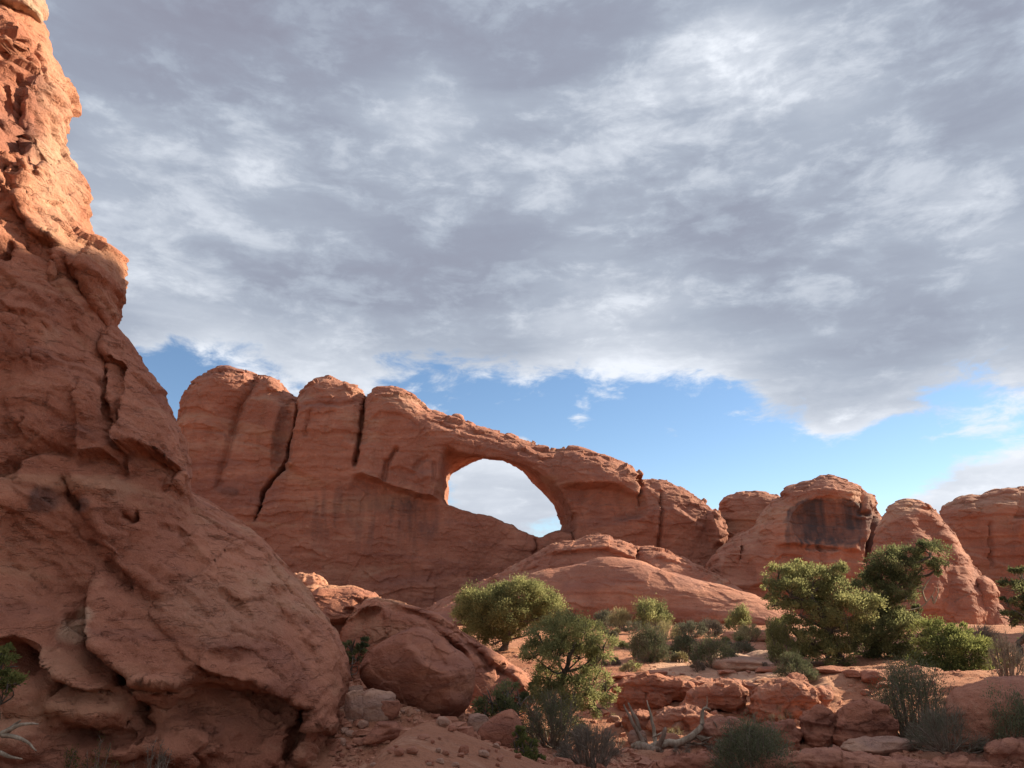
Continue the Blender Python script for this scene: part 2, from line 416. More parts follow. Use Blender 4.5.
def bark_mat(name, a, b):
    m = bpy.data.materials.new(name); m.use_nodes = True; T = NT(m.node_tree)
    co = T.n('ShaderNodeTexCoord').outputs['Object']
    n = T.noise(T.scale(co, (14, 14, 3)), 1.0, 5, .7, .4)
    n2 = T.noise(co, 2.2, 3, .6)
    c = T.mix(T.ramp(n.outputs[0], .35, .65), a, b)
    c = T.mix(T.m('MULTIPLY', T.ramp(n2.outputs[0], .5, .7), .5), c, tuple(Vector(a) * .7))
    bp = T.n('ShaderNodeBump', {'Strength': .8, 'Distance': .03, 'Height': n.outputs[0]})
    p = T.n('ShaderNodeBsdfPrincipled', {'Base Color': c, 'Roughness': .9, 'Specular IOR Level': .15, 'Normal': bp.outputs[0]})
    T.n('ShaderNodeOutputMaterial', {0: p.outputs[0]}); return m

M_NEAR = rock_mat('sandstone_near', (0.44, 0.178, 0.108), s=0.55, strata=.22, streak=.26, pale=.26, dip=.55, bed=1.2, bump=1.15)
M_MID = rock_mat('sandstone_boulder', (0.39, 0.158, 0.096), s=0.40, strata=.15, streak=.12, pale=.30)
M_FAR = rock_mat('sandstone_fin', (0.33, 0.143, 0.096), s=3.2, strata=.70, streak=.55, pale=.45, bump=.6)
M_DOME = rock_mat('sandstone_dome', (0.36, 0.154, 0.100), s=2.6, strata=.62, streak=.36, pale=.38, bump=.65)
M_LEDGE = rock_mat('sandstone_ledge', (0.44, 0.195, 0.122), s=0.42, strata=.25, streak=.06, pale=.35)
M_PALE = rock_mat('pale_sandstone', (0.44, 0.25, 0.17), s=0.35, strata=.15, streak=.1, pale=.3)
M_SOIL = soil_mat()
M_JUN = leaf_mat('juniper_leaf', (.115, .122, .055), (.42, .395, .17))
M_JUN2 = leaf_mat('juniper_leaf_bright', (.085, .100, .036), (.280, .275, .095))
M_DKJ = leaf_mat('juniper_leaf_dark', (.075, .085, .042), (.30, .29, .13))
M_SAGE = leaf_mat('sagebrush_leaf', (.13, .125, .085), (.28, .26, .18), .2)
M_GREY = leaf_mat('grey_twig', (.14, .11, .085), (.29, .235, .185), .1)
M_RABBIT = leaf_mat('rabbitbrush_leaf', (.24, .20, .10), (.50, .42, .23), .3)
M_BLACKB = leaf_mat('blackbrush_leaf', (.10, .108, .062), (.26, .26, .15), .2)
M_BARK = bark_mat('juniper_bark', (.075, .058, .046), (.16, .13, .105))
M_DEAD = bark_mat('weathered_wood', (.22, .160, .115), (.42, .335, .255))
M_DEADBR = bark_mat('brown_dead_wood', (.16, .105, .075), (.30, .22, .17))

# ------------------------------------------------------------------ ground
def terrain(x, y):
    x = np.asarray(x, float); y = np.asarray(y, float)
    b = np.interp(y, [-50, 0, 8, 12, 16, 24, 34, 44, 60, 80, 110, 200, 3000], [.2, 0, -.30, -.58, -.62, -.50, -.08, .10, -.10, -1.35, -1.7, -1.0, 1.0])
    near = sstep(34, 18, y) * sstep(2, 8, y)
    b = b + near * (0.85 * sstep(1.4, -2.6, x + 0.12 * (y - 12))) * (1 - .85 * sstep(-3.2, -6.5, x)) * np.maximum(sstep(11.4, 13.0, y), sstep(-1.9, -.9, x))              # scree rising to the left cliff
    b = b + sstep(6.5, 11, x) * sstep(30, 16, y) * .55                          # slickrock shelf on the right
    # low rise on which the middle bushes stand
    b = b + 0.35 * np.exp(-((x - 7) / 9) ** 2 - ((y - 27) / 6) ** 2)
    p = np.stack([x, y, np.zeros_like(x)], -1).reshape(-1, 3)
    sh = x.shape
    n = fbm(p / 6.0, 3).reshape(sh) * .30 * sstep(300, 60, y) + fbm(p / 40.0 + 5, 2).reshape(sh) * .5 * sstep(60, 140, y)
    return b + n

def terrain_fine(x, y, full=False):
    z = terrain(x, y); sh = z.shape
    p = np.stack([x, y, z * 0], -1).reshape(-1, 3)
    # slickrock shelves: stepped benches crossing the wash and the foreground on the right
    s1 = fbm(p * (1 / 3.2, 1 / 1.5, 1) + 31, 4).reshape(sh)
    m1 = sstep(1.0, 3.0, x + fbm(p / 2.5 + 9, 2).reshape(sh) * 1.5) * sstep(27, 21, y) * sstep(8, 9.5, y)
    st = s1 * 4.0; fl = np.floor(st); fr = st - fl
    bench = (fl + sstep(.62, .95, fr)) / 4.0
    z = z + m1 * bench * .42
    z = z + fbm(p / 0.9 + 3, 3).reshape(sh) * .055 + fbm(p / .25, 3).reshape(sh) * .028
    pale = m1 * sstep(.0, .6, fr) * sstep(.05, .3, bench + .1)
    f2 = np.exp(-((x - 6.3) / 2.6) ** 2 - ((y - 24) / 3.0) ** 2)
    pale = np.maximum(pale * .55, sstep(.35, .6, f2 + .25 * fbm(p / 1.2, 3).reshape(sh)))
    return (z, pale) if full else z

def ground_at(px, py, lo=6.0, hi=140.0):
    """where the ray of a photo pixel meets the ground"""
    Y = np.concatenate([np.arange(lo, 40, .05), np.arange(40, hi, .3)]); d = pxdir(px, py)
    x = d[0] / d[1] * Y; z = EYE[2] + d[2] / d[1] * Y
    g = terrain_fine(x, Y); k = np.argmax(z <= g)
    if z[k] > g[k]: k = len(Y) - 1
    return np.array([x[k], Y[k], g[k]])

def build_ground():
    ys = np.concatenate([-np.geomspace(600, 4, 25), np.arange(-3, 5, .6), np.arange(5, 30, .06), 30 * np.exp(np.arange(0, 1, .008) * 1.6), np.geomspace(150, 6000, 40)])
    xm = np.arange(-9, 19, .07)
    gl = np.geomspace(.1, 3000, 70)
    xs = np.concatenate([-9 - gl[::-1], xm, 19 + gl])
    X, Y = np.meshgrid(xs, ys, indexing='xy')
    z, pale = terrain_fine(X, Y, True)
    V = np.stack([X, Y, z], -1).reshape(-1, 3)
    nx, ny = len(xs), len(ys)
    i = (np.arange(ny - 1)[:, None] * nx + np.arange(nx - 1)[None]).ravel()
    F = np.stack([i, i + 1, i + nx + 1, i + nx], 1)
    me = mk_mesh('ground', V, F); attr(me, 'pale', pale.ravel())
    tag(link('ground', me, M_SOIL), kind='structure')
build_ground()

# ------------------------------------------------------------------ rock builder
def build_rock(name, outline, plane, R, Tf, Tb, mat, p=2.4, voxel=.15, sub=2, relief=None, zmin=-3.0, holes=(), flare=0.0, coarse=None,
               disp=None, push=(0.15, -1, 0.05), wobble=0.12, wob_s=2.0, xclip=None, attrs=None, extra=None, sd=0, axis=None):
    V2 = on_plane(outline, plane)
    if xclip: V2[:, 0] = np.clip(V2[:, 0], *xclip)
    V2[:, 1] = np.maximum(V2[:, 1], zmin - 1.0)
    y0, k, m = plane
    x1, x2 = V2[:, 0].min(), V2[:, 0].max(); z1, z2 = max(V2[:, 1].min(), zmin), V2[:, 1].max()
    yl = [y0 + k * z + m * x for x in (x1, x2) for z in (z1, z2)]
    fl = flare * (z2 - z1)
    # the thickness of the rock runs along one slanting axis, not exactly level
    inf = [q for q in outline if -40 < q[0] < 1064 and -10 < q[1] < 660] or outline
    dd = pxdir(np.mean([q[0] for q in inf]), np.mean([q[1] for q in inf])); ex, ez = axis if axis is not None else (dd[0] / dd[1], dd[2] / dd[1])
    pad = 3 * voxel + wobble; T_ = Tf + fl
    o = np.array([x1 - pad - max(ex * T_, -ex * Tb, 0), min(yl) - T_ - pad, z1 - pad]); e = np.array([x2 + pad + max(-ex * T_, ex * Tb, 0), max(yl) + Tb + pad, z2 + pad + max(ez * Tb, -ez * T_, 0)])
    n = np.ceil((e - o) / voxel).astype(int) + 1
    gx, gy, gz = (o[q] + np.arange(n[q]) * voxel for q in range(3))
    XX, ZZ = np.meshgrid(gx, gz, indexing='ij')
    P2 = np.stack([XX.ravel(), ZZ.ravel()], 1)
    # outline distance on a flat chart that reaches past the box, roughened a little so that it reads as broken rock
    mx_ = abs(ex) * (T_ + Tb) + 2 * voxel; mz_ = abs(ez) * (T_ + Tb) + 2 * voxel
    cx = np.arange(gx[0] - mx_, gx[-1] + mx_ + voxel, voxel); cz = np.arange(gz[0] - mz_, gz[-1] + mz_ + voxel, voxel)
    CX, CZ = np.meshgrid(cx, cz, indexing='ij'); PC = np.stack([CX.ravel(), CZ.ravel()], 1)
    q3 = np.stack([PC[:, 0], PC[:, 1], np.full(len(PC), sd * 3.7)], 1)
    CD = (poly_sdf(PC, V2) + fbm(q3 / wob_s, 4) * wobble).reshape(CX.shape)
    yc = (y0 + k * ZZ + m * XX)[:, None, :]
    v = gy[None, :, None] - yc
    fx = np.clip((XX[:, None, :] - ex * v - cx[0]) / voxel, 0, len(cx) - 1.01); fz = np.clip((ZZ[:, None, :] - ez * v - cz[0]) / voxel, 0, len(cz) - 1.01)
    ix = fx.astype(np.int32); iz = fz.astype(np.int32); fx -= ix; fz -= iz
    D = (CD[ix, iz] * (1 - fx) + CD[ix + 1, iz] * fx) * (1 - fz) + (CD[ix, iz + 1] * (1 - fx) + CD[ix + 1, iz + 1] * fx) * fz
    a = np.maximum((R + D) / R, 0)
    tf = Tf + flare * np.maximum(z2 - ZZ, 0)[:, None, :]
    vn = np.where(v < 0, -v / tf, v / Tb)
    F = ((a ** p + vn ** p) ** (1 / p) - 1) * min(R, Tf)
    for (front, back, yf, yb) in holes:
        A = poly_sdf(P2, on_plane(front, (yf, 0, 0))).reshape(XX.shape)[:, None, :]
        B = poly_sdf(P2, on_plane(back, (yb, 0, 0))).reshape(XX.shape)[:, None, :]
        t = np.clip((gy - yf) / (yb - yf), -.6, 1.6)[None, :, None]
        F = np.maximum(F, -(A * (1 - t) + B * t))
    if extra is not None: F = extra(F, gx, gy, gz)
    F = np.maximum(F, (z1 - gz)[None, None, :])                # flat foot, below ground
    F[[0, -1]] = np.maximum(F[[0, -1]], .1); F[:, [0, -1]] = np.maximum(F[:, [0, -1]], .1); F[:, :, [0, -1]] = np.maximum(F[:, :, [0, -1]], .1)
    vv, qq = surface_nets(F.astype(np.float32), o, voxel)
    me = mk_mesh(name, vv, qq); me = subdivide(me, sub); me.name = name
    w = verts(me)
    if relief is not None:
        px, py = project(w)
        yc = y0 + k * w[:, 2] + m * w[:, 0]
        N = vnormals(me)
        fr = sstep(.15 * Tf, -.25 * Tf, w[:, 1] - yc) * sstep(.25, -.15, N[:, 1] + 0 * N[:, 0])
        pv = np.array(push, float); pv /= np.linalg.norm(pv)
        hv = relief.sample(px, py)
        w = w + pv * (hv * fr)[:, None]
        me.vertices.foreach_set('co', w.astype(np.float32).ravel()); me.update()
    if disp is not None:
        N = vnormals(me); w = verts(me)
        w = w + N * disp(w, N)[:, None]
        me.vertices.foreach_set('co', w.astype(np.float32).ravel()); me.update()
    if attrs:
        w = verts(me); px, py = project(w)
        for nm, fn in attrs.items(): attr(me, nm, fn(w, px, py))
    me.polygons.foreach_set('use_smooth', np.ones(len(me.polygons), bool)); me.update()
    c = np.array([w[:, 0].mean(), w[:, 1].mean(), 0.0]); c[2] = terrain(c[0], c[1])
    return link(name, me, mat, c)

def rough(L, A, fac=0.0, crack=0.0, strata=0.0, sl=None, flat=1.0, seed=0.0, dip=8.0, long=3.0):
    """displacement of a sandstone face; L = size of its main lumps, A = their height"""
    def f(w, N):
        q = w / (L, L, L * flat) + seed
        d = A * fbm(q, 6, .52)
        if fac:
            fa, edge = facets(w * (1, 1, 1.25) + fbm(w / (L * .6) + 8, 2)[:, None] * L * .12, L * .55, .55, .22); d = d + fac * fa
        if crack:
            # fractures run along the bedding, which dips to the right
            cd, sd_ = math.cos(math.radians(dip)), math.sin(math.radians(dip))
            al = w[:, 0] * cd - w[:, 2] * sd_; ac = w[:, 0] * sd_ + w[:, 2] * cd
            u = np.stack([al / (L * long * .5), w[:, 1] / L, ac / (L * .45)], 1)
            c1 = fbm(u + 40 + seed, 4); m1 = sstep(.10, .30, fbm(u * .8 + 77, 2))
            d = d - crack * np.exp(-(c1 / .03) ** 2) * m1
            c2 = fbm(u * 2.6 + 90 + seed, 3); m2 = sstep(.12, .36, fbm(u * 1.9 + 33, 2))
            d = d - crack * .45 * np.exp(-(c2 / .05) ** 2) * m2
        if strata:
            s = sl or L * .4
            zz = w[:, 2] / s + fbm(w / (L * 2.5) + 60, 3) * .9 + .05 * w[:, 0] / s
            fr = zz - np.floor(zz); k = np.floor(zz).astype(int)
            hgt = GRAD[(k * 13 + 5) & 255, 0]; hn = GRAD[((k + 1) * 13 + 5) & 255, 0]
            t = sstep(.78, 1.0, fr)
            d = d + strata * (hgt * (1 - t) + hn * t) * np.clip(1.2 - np.abs(N[:, 2]), 0, 1)
        return d
    return f

def ell(px, py, cx, cy, rx, ry, w, soft=.25, rag=.35):
    r = np.sqrt(((px - cx) / rx) ** 2 + ((py - cy) / ry) ** 2)
    return sstep(1 + soft, 1 - soft, r + fbm(w / rag, 3) * .45)

def shingle(w, N, sp, A, dip=30.0, seed=0.0):
    """overlapping beds: each stands out at its lower lip and slopes back up to the next"""
    cd, sn = math.cos(math.radians(dip)), math.sin(math.radians(dip))
    ac = w[:, 0] * sn + w[:, 2] * cd + .25 * w[:, 1] * 0
    t = ac / sp + 1.3 * fbm(w / (sp * 5.5) + seed, 3) + .35 * fbm(w / (sp * 1.3) + seed + 9, 3) + seed
    k = np.floor(t); fr = t - k; a = .25 + .75 * np.abs(GRAD[(k.astype(int) * 31 + 7) & 255, 1])
    m = sstep(.02, .22, fbm(w / (sp * 4.0, sp * 4.0, sp * 2.2) + seed + 21, 3))
    return A * a * (1 - fr) ** 1.3 * m * np.clip(1.25 - np.abs(N[:, 2]), 0, 1)

def broken_top(outline, plane, depth, size, amp):
    """blocky, ledgy breakage in the upper few metres of a fin or dome"""
    V = on_plane(outline, plane); V = V[V[:, 1] > 0]; V = V[np.argsort(V[:, 0])]
    def f(w, N):
        d = np.interp(w[:, 0], V[:, 0], V[:, 1]) - w[:, 2] + depth * .5 * fbm(w / (depth * .8) + 13, 3)
        m = sstep(depth, depth * .3, d)
        q = w * (1, 1, 2.2) + fbm(w / size + 4, 2)[:, None] * size * .25
        return m * (amp * facets(q, size, .35, .45)[0] + shingle(w, N, size * .55, amp * size * .35, 3, 8.0))
    return f

# ------------------------------------------------------------------ the near cliff on the left
cliff_edge = [(36, 26), (43, 40), (50, 48), (56, 57), (58, 66), (63, 78), (70, 92), (73, 104), (71, 118), (70, 128), (65, 136), (60, 141), (63, 147),
              (66, 154), (69, 160), (70, 174), (78, 178), (82, 186), (84, 198), (87, 208), (84, 214), (87, 226), (98, 236), (112, 250),
              (121, 262), (124, 275), (120, 288), (116, 296), (115, 308), (114, 316), (115, 322), (113, 327), (112, 331), (122, 336), (134, 348), (146, 364),
              (157, 383), (160, 395), (170, 416), (180, 430), (183, 440), (185, 450), (184, 456), (187, 465), (187, 480), (190, 492), (200, 505),
              (215, 517), (238, 531), (258, 541), (280, 565), (297, 584), (315, 606), (333, 626), (340, 640), (341, 656), (342, 690), (343, 722), (352, 745),
              (364, 768), (385, 800), (420, 850)]
cliff_poly = cliff_edge + [(420, 1000), (-560, 1000), (-700, 500), (-560, 120), (-300, 10), (-60, 12), (10, 14)]
RC = Relief(-160, -10, 420, 790)
(RC.lip([(97, 555), (94, 600), (93, 633), (98, 648), (118, 666), (141, 683), (180, 686), (205, 683), (250, 690), (290, 701), (304, 714), (308, 742)], .50, 90, 6, .32, 40)
   .lip([(-40, 640), (10, 640), (40, 655), (70, 680), (95, 690), (125, 690)], .35, 40, 3, .25, 30)
   .lip([(60, 470), (78, 495), (98, 540), (122, 572), (150, 590), (176, 606)], .20, 70, 12, .18, 60)
   .lip([(118, 452), (135, 453), (152, 454), (168, 461), (184, 474)], .50, 60, 2, .45, 22)
   .lip([(76, 456), (88, 457), (108, 455), (119, 462), (125, 478)], .28, 50, 2, .2, 15)
   .crack([(93, 322), (100, 345), (103, 375), (107, 410), (114, 435), (122, 460), (127, 480)], .32, 3)
   .lip([(96, 350), (118, 365), (131, 372)], .2, 30, 2, .25, 16)
   .crack([(-20, 480), (0, 471), (25, 455), (50, 447), (76, 456)], .22, 3)
   .crack([(0, 425), (8, 430), (18, 430), (30, 420)], .12, 2)
   .crack([(57, 262), (75, 282), (88, 306), (99, 322), (110, 330)], .35, 5)
   .ridge([(50, 258), (72, 262), (100, 268)], .12, 14)
   .bulge(105, 275, 26, 46, .35, 1, 15)
   .lip([(22, 205), (27, 222), (40, 238), (62, 250)], .32, 30, 2, .2, 16)
   .lip([(60, 170), (46, 152), (30, 162), (14, 160), (8, 138), (12, 112), (20, 80)], .42, 40, 2, .25, 20)
   .lip([(66, 200), (56, 175), (42, 182), (28, 170)], .25, 25, 2, .15, 14)
   .bulge(42, 108, 28, 40, .35).bulge(50, 172, 18, 20, .25)
   .bulge(6, 110, 14, 22, -.5).bulge(4, 250, 12, 12, -.4)
   .lip([(-20, 62), (0, 44), (20, 50), (32, 38)], .2, 20, 2, .25, 14)
   .crack([(-10, 125), (8, 128), (18, 120)], .3, 5)
   .bulge(95, 705, 48, 26, .55).bulge(40, 700, 40, 30, .3).bulge(165, 690, 35, 16, .4).bulge(120, 745, 40, 22, .3).bulge(20, 740, 34, 22, .35).bulge(180, 745, 40, 26, .35)
   .bulge(68, 668, 36, 22, .35, 1, 25)
   .crack([(57, 735), (95, 742), (135, 738)], .55, 8).crack([(136, 700), (141, 720), (134, 742)], .4, 6)
   .bulge(120, 680, 9, 6, -.6).bulge(88, 648, 7, 12, -.5, 1, -30).bulge(20, 655, 28, 18, -.45)
   .lip([(200, 664), (225, 676), (262, 682), (292, 700)], .25, 30, 3, .35, 26)
   .crack([(280, 770), (292, 745), (303, 718), (308, 705)], .5, 6)
   .lip([(330, 705), (300, 732), (296, 770)], .25, 40, 3)
   .crack([(240, 535), (252, 541), (266, 552)], .16, 3).crack([(225, 590), (240, 600), (262, 622)], .10, 3)
   .crack([(270, 585), (280, 610), (302, 640), (318, 660)], .18, 5)
   .bulge(285, 595, 14, 10, -.2).bulge(300, 625, 16, 12, -.15).bulge(240, 655, 26, 8, -.15)
   .crack([(160, 528), (178, 530), (194, 540)], .14, 3).crack([(118, 515), (130, 520), (140, 516)], .3, 4)
   .crack([(100, 560), (122, 575), (136, 592)], .14, 4)
   .crack([(60, 475), (68, 492), (74, 510)], .2, 4)
   .lip([(160, 485), (178, 490), (196, 500)], .15, 20, 2, .1, 10)
   .bulge(20, 560, 70, 60, -.35, 1, 20).bulge(60, 400, 60, 50, .3).bulge(30, 330, 60, 45, .3).bulge(230, 610, 110, 60, .35, 1, 40)
   .lip([(40, 368), (60, 362), (95, 366), (108, 400)], .12, 25, 3).lip([(0, 300), (18, 318), (45, 322), (60, 340)], .14, 25, 3))
CLIFF_PL = (15.2, .30, .58)
def cliff_disp(w, N):
    return rough(1.9, .075, .09, .12, .02, .5, dip=32, long=4)(w, N) + rough(.55, .022, .12, .035, seed=4, dip=35, long=4)(w, N) + shingle(w, N, .62, .13, 30) + shingle(w, N, .21, .05, 34, 5.0) + sstep(6.5, 9, w[:, 2]) * facets(w + fbm(w / .5, 2)[:, None] * .12, .75, .55, .30)[0] * .38
def cliff_var(w, px, py):
    a = ell(px, py, 44, 500, 17, 13, w, .3, .3) + ell(px, py, 83, 505, 7, 7, w, .3, .2)
    b = ell(px, py, 40, 95, 14, 22, w, .4, .5) * .35 + ell(px, py, 30, 140, 16, 18, w, .4, .5) * .35
    return np.clip(a * .75 + b, 0, 1)
def cliff_pale(w, px, py):
    return np.clip(ell(px, py, 72, 632, 16, 12, w, .4, .25) + ell(px, py, 84, 615, 8, 8, w, .4, .2) + .45 * ell(px, py, 55, 185, 26, 50, w, .5, .6) + .3 * ell(px, py, 60, 100, 20, 60, w, .5, .6)
                   + .35 * ell(px, py, 50, 335, 10, 8, w, .5, .3) + .25 * ell(px, py, 220, 610, 70, 30, w, .5, .6) + .2 * ell(px, py, 120, 490, 14, 10, w, .5, .4), 0, 1)
cliff = build_rock('sandstone_cliff', cliff_poly, CLIFF_PL, 3.4, 2.0, 5.0, M_NEAR, p=2.3, voxel=.15, sub=2, relief=RC, disp=cliff_disp, flare=.02,
                   wobble=.10, wob_s=.9, attrs={'varnish': cliff_var, 'pale': cliff_pale}, xclip=(-17, 5))
tag(cliff, 'tall red sandstone cliff with its top in sun, filling the left edge', 'cliff')
cap = build_rock('cap_rock', [(44, 0), (43, 18), (39, 25), (30, 22), (18, 13), (0, 11), (-30, 16), (-60, 10), (-70, -25), (-20, -50), (30, -40), (42, -15)],
                 CLIFF_PL, .6, 1.2, 1.2, M_PALE, voxel=.07, sub=1, disp=rough(.6, .10, .35, .06), wobble=.05, wob_s=.4)
tag(cap, 'pale blocky cap rock perched on top of the tall left cliff', 'rock')
flake = build_rock('rock_flake', [(67, 156), (73, 160), (78, 166), (77, 171), (69, 172), (62, 170), (60, 160)], (16.3, .10, .10), .12, .3, .3, M_PALE, voxel=.03, sub=1, disp=rough(.3, .02, .2), wobble=.01)
tag(flake, 'small pale rock flake jutting from the sunlit side of the cliff', 'rock')

# ------------------------------------------------------------------ the arch fin
fin_poly = [(183, 432), (184, 415), (186, 402), (192, 390), (199, 380), (206, 376), (213, 374), (216, 370), (222, 369), (236, 371), (243, 372), (252, 375), (256, 377.5), (262, 376), (268, 377),
            (276, 379), (281, 383), (286, 391), (293, 395), (297, 399), (298.5, 402), (300, 398), (302, 393), (306, 388), (312, 382), (319, 378), (327, 378), (337, 380), (348, 383), (358, 388),
            (363, 393), (365.5, 398), (368, 396), (371, 394), (377, 390), (382, 389), (391, 389), (402, 391), (410, 396), (418, 402), (424, 408), (430, 411), (440, 414), (450, 418),
            (463, 422), (477, 427), (500, 433), (520, 440), (537, 446), (555, 449), (567, 449), (575, 449), (588, 453), (600, 457), (606, 459), (612, 463), (625, 467), (634, 472),
            (637, 476), (639, 482), (641, 480), (650, 479), (660, 481), (671, 485), (690, 495), (703, 504), (710, 511), (715, 521), (718, 532), (719, 545), (722, 700), (175, 700), (178, 520)]
FY = 136.0
hole_front = [(442, 446), (449, 446), (457, 450), (470, 454), (485, 457), (500, 458.5), (512, 461), (524, 466), (536, 472), (549, 481), (560, 491), (567, 502), (571, 513), (574, 528), (574, 534), (560, 531), (549, 533), (539, 538),
              (530, 533.5), (518, 530), (514, 525.5), (500, 521), (488, 516), (475, 514), (460, 508), (446, 504), (442, 498), (440, 486), (441, 470)]
hole_back = [(450, 473), (458, 468.5), (470, 462.5), (482, 458.5), (494, 459.5), (505, 460.5), (516, 466), (525, 473), (530, 480), (535, 487), (545, 495), (552, 503), (557, 514), (560, 522), (561, 529), (556, 535), (547, 538), (539, 542),
             (530, 540), (518, 536), (514, 530), (500, 526), (488, 522), (475, 519), (460, 514), (448, 509), (446, 500), (448, 490), (447.5, 480)]
RF = Relief(150, 350, 760, 640, wob=1.4)
(RF.crack([(256, 374), (250, 386), (243, 396), (236, 410), (232, 430), (228, 450), (220, 478), (216, 495)], 1.3, 3.5).crack([(256, 374), (246, 392), (236, 410), (231, 440)], 1.2, 11)
   .crack([(298.5, 395), (297, 412), (294, 428), (289, 442), (287, 458), (283, 467), (272, 480), (263, 492), (259, 510), (252, 524)], 3.4, 1.7)
   .lip([(298, 395), (297, 412), (294, 428), (289, 442), (287, 458), (282, 468)], 2.2, 22, 2.0, 0)
   .bulge(284, 440, 13, 40, -1.8, 1, 8)
   .crack([(365.5, 390), (363, 405), (361, 420), (359, 436), (357, 452), (353, 470)], 3.0, 1.5).crack([(365, 390), (362, 420), (358, 445)], 1.6, 8)
   .crack([(312, 410), (308, 425), (305, 440)], .7, 2)
   .lip([(352, 474), (366, 479), (378, 483), (392, 489), (410, 494), (428, 499), (441, 501)], 2.2, 26, 1.6, 1.0, 14)
   .crack([(399, 446), (394, 454), (388, 462), (385, 474), (382, 486)], 1.2, 2.4)
   .crack([(412, 472), (420, 462), (430, 456)], .6, 2).lip([(386, 470), (400, 468), (414, 474), (420, 486)], .6, 15, 2, .2, 8)
   .lip([(424, 500), (434, 499), (435, 490), (432, 470)], .8, 14, 1.5)
   .crack([(434, 460), (433, 480), (432, 500)], .5, 2)
   .lip([(556, 486), (575, 487), (600, 487), (622, 490), (636, 499), (643, 509), (642, 515), (632, 519), (610, 521)], 1.9, 30, 3.0, .7, 20)
   .crack([(638, 476), (641, 488), (638, 497), (643, 508)], 2.4, 2.2)
   .crack([(660, 490), (659, 512), (658, 535), (658, 560)], 1.1, 1.8).lip([(655, 505), (652, 520), (653, 540)], .8, 18, 2)
   .lip([(710, 508), (708, 520), (711, 530), (713, 548)], 1.6, 14, 2.5, .8, 8).lip([(706, 527), (690, 520), (678, 512), (668, 505)], .8, 14, 3)
   .crack([(574, 512), (573.5, 530), (574, 545)], 1.6, 1.6)
   .crack([(536, 537), (537, 548), (533, 556)], 1.0, 1.8)
   .crack([(430, 421), (450, 428), (480, 434), (505, 441), (530, 447), (548, 455)], .5, 2.2).crack([(455, 436), (480, 440), (505, 449)], .3, 2)
   .lip([(440, 440), (470, 446), (505, 453), (535, 466), (560, 484)], .35, 14, 2)
   .lip([(360, 425), (380, 412), (395, 413), (410, 418), (424, 432)], .5, 14, 2)
   .crack([(300, 408), (320, 404), (342, 405), (362, 398)], .5, 2.5).crack([(250, 396), (270, 392), (287, 404)], .4, 3)
   .crack([(183, 428), (205, 430), (228, 432)], .35, 1.6).crack([(232, 440), (258, 444), (282, 452)], .3, 1.8)
   .bulge(210, 470, 40, 60, .8).bulge(330, 470, 60, 60, .6).bulge(600, 470, 45, 20, 1.0))
def fin_disp(w, N):
    return broken_top(fin_poly, (FY, 0, -.07), 5, 2.4, .34)(w, N) + rough(9, .36, .06, .08, .08, 2.4)(w, N) + rough(2.6, .09, .12, .04, .03, .8, seed=3)(w, N) + shingle(w, N, 2.6, .38, 3) + shingle(w, N, 1.0, .16, 4, 3.0)
def fin_var(w, px, py):
    s = np.clip(fbm(w / (1.6, 1.6, 9) + 3, 3) * 2.2, 0, 1)
    a = ell(px, py, 228, 492, 10, 5, w, .4, 2.5) + ell(px, py, 225, 515, 7, 4, w, .4, 2) * .8 + ell(px, py, 283, 440, 9, 40, w, .4, 4) * .55 + ell(px, py, 395, 505, 25, 9, w, .5, 3) * .4
    b = s * sstep(470, 500, py) * sstep(560, 530, py) * sstep(280, 330, px) * sstep(460, 420, px) * .55
    return np.clip(a * .8 + b, 0, 1)
fin = build_rock('arch_fin', fin_poly, (FY, 0, -.07), 5.0, 6.0, 7.0, M_FAR, p=2.6, voxel=.55, sub=2, relief=RF, disp=fin_disp, flare=.05, wobble=.25, wob_s=3.0,
                 holes=[(hole_front, hole_back, FY - 6.5, FY + 6.0)], attrs={'varnish': fin_var}, zmin=-2)
tag(fin, 'long red sandstone fin pierced by a wide natural arch', 'rock arch')
for lab, pts in (('flat slab of rock lying on the leftmost top of the arch fin', [(213, 374), (217, 368), (228, 367.5), (238, 371), (246, 374), (240, 377), (222, 377)]),
                 ('small boulder perched alone on the arch span', [(450, 420), (453, 416), (460, 416), (464, 419), (463, 424), (452, 424)]),
                 ('thin rock slabs stacked on the right shoulder of the arch', [(566, 452), (568, 447.5), (578, 448), (590, 452), (600, 456), (596, 460), (575, 456)]),
                 ('tilted slab at the right end of the arch crest', [(610, 464), (613, 460.5), (622, 463), (634, 470), (636, 474), (624, 471)]),
                 ('rounded cap stone on the fin just left of the arch', [(378, 393), (382, 388.5), (392, 388), (404, 391), (412, 397), (400, 399), (384, 398)])):
    tag(build_rock('crest_rock', [(x_, y_ - 2.2) for x_, y_ in pts], (FY - 1.5, 0, -.07), .8, 2.0, 2.0, M_FAR, voxel=.22, sub=1, disp=rough(1.2, .08, .2), wobble=.06, wob_s=.6), lab, 'rock', 'loose rocks on the arch crest')

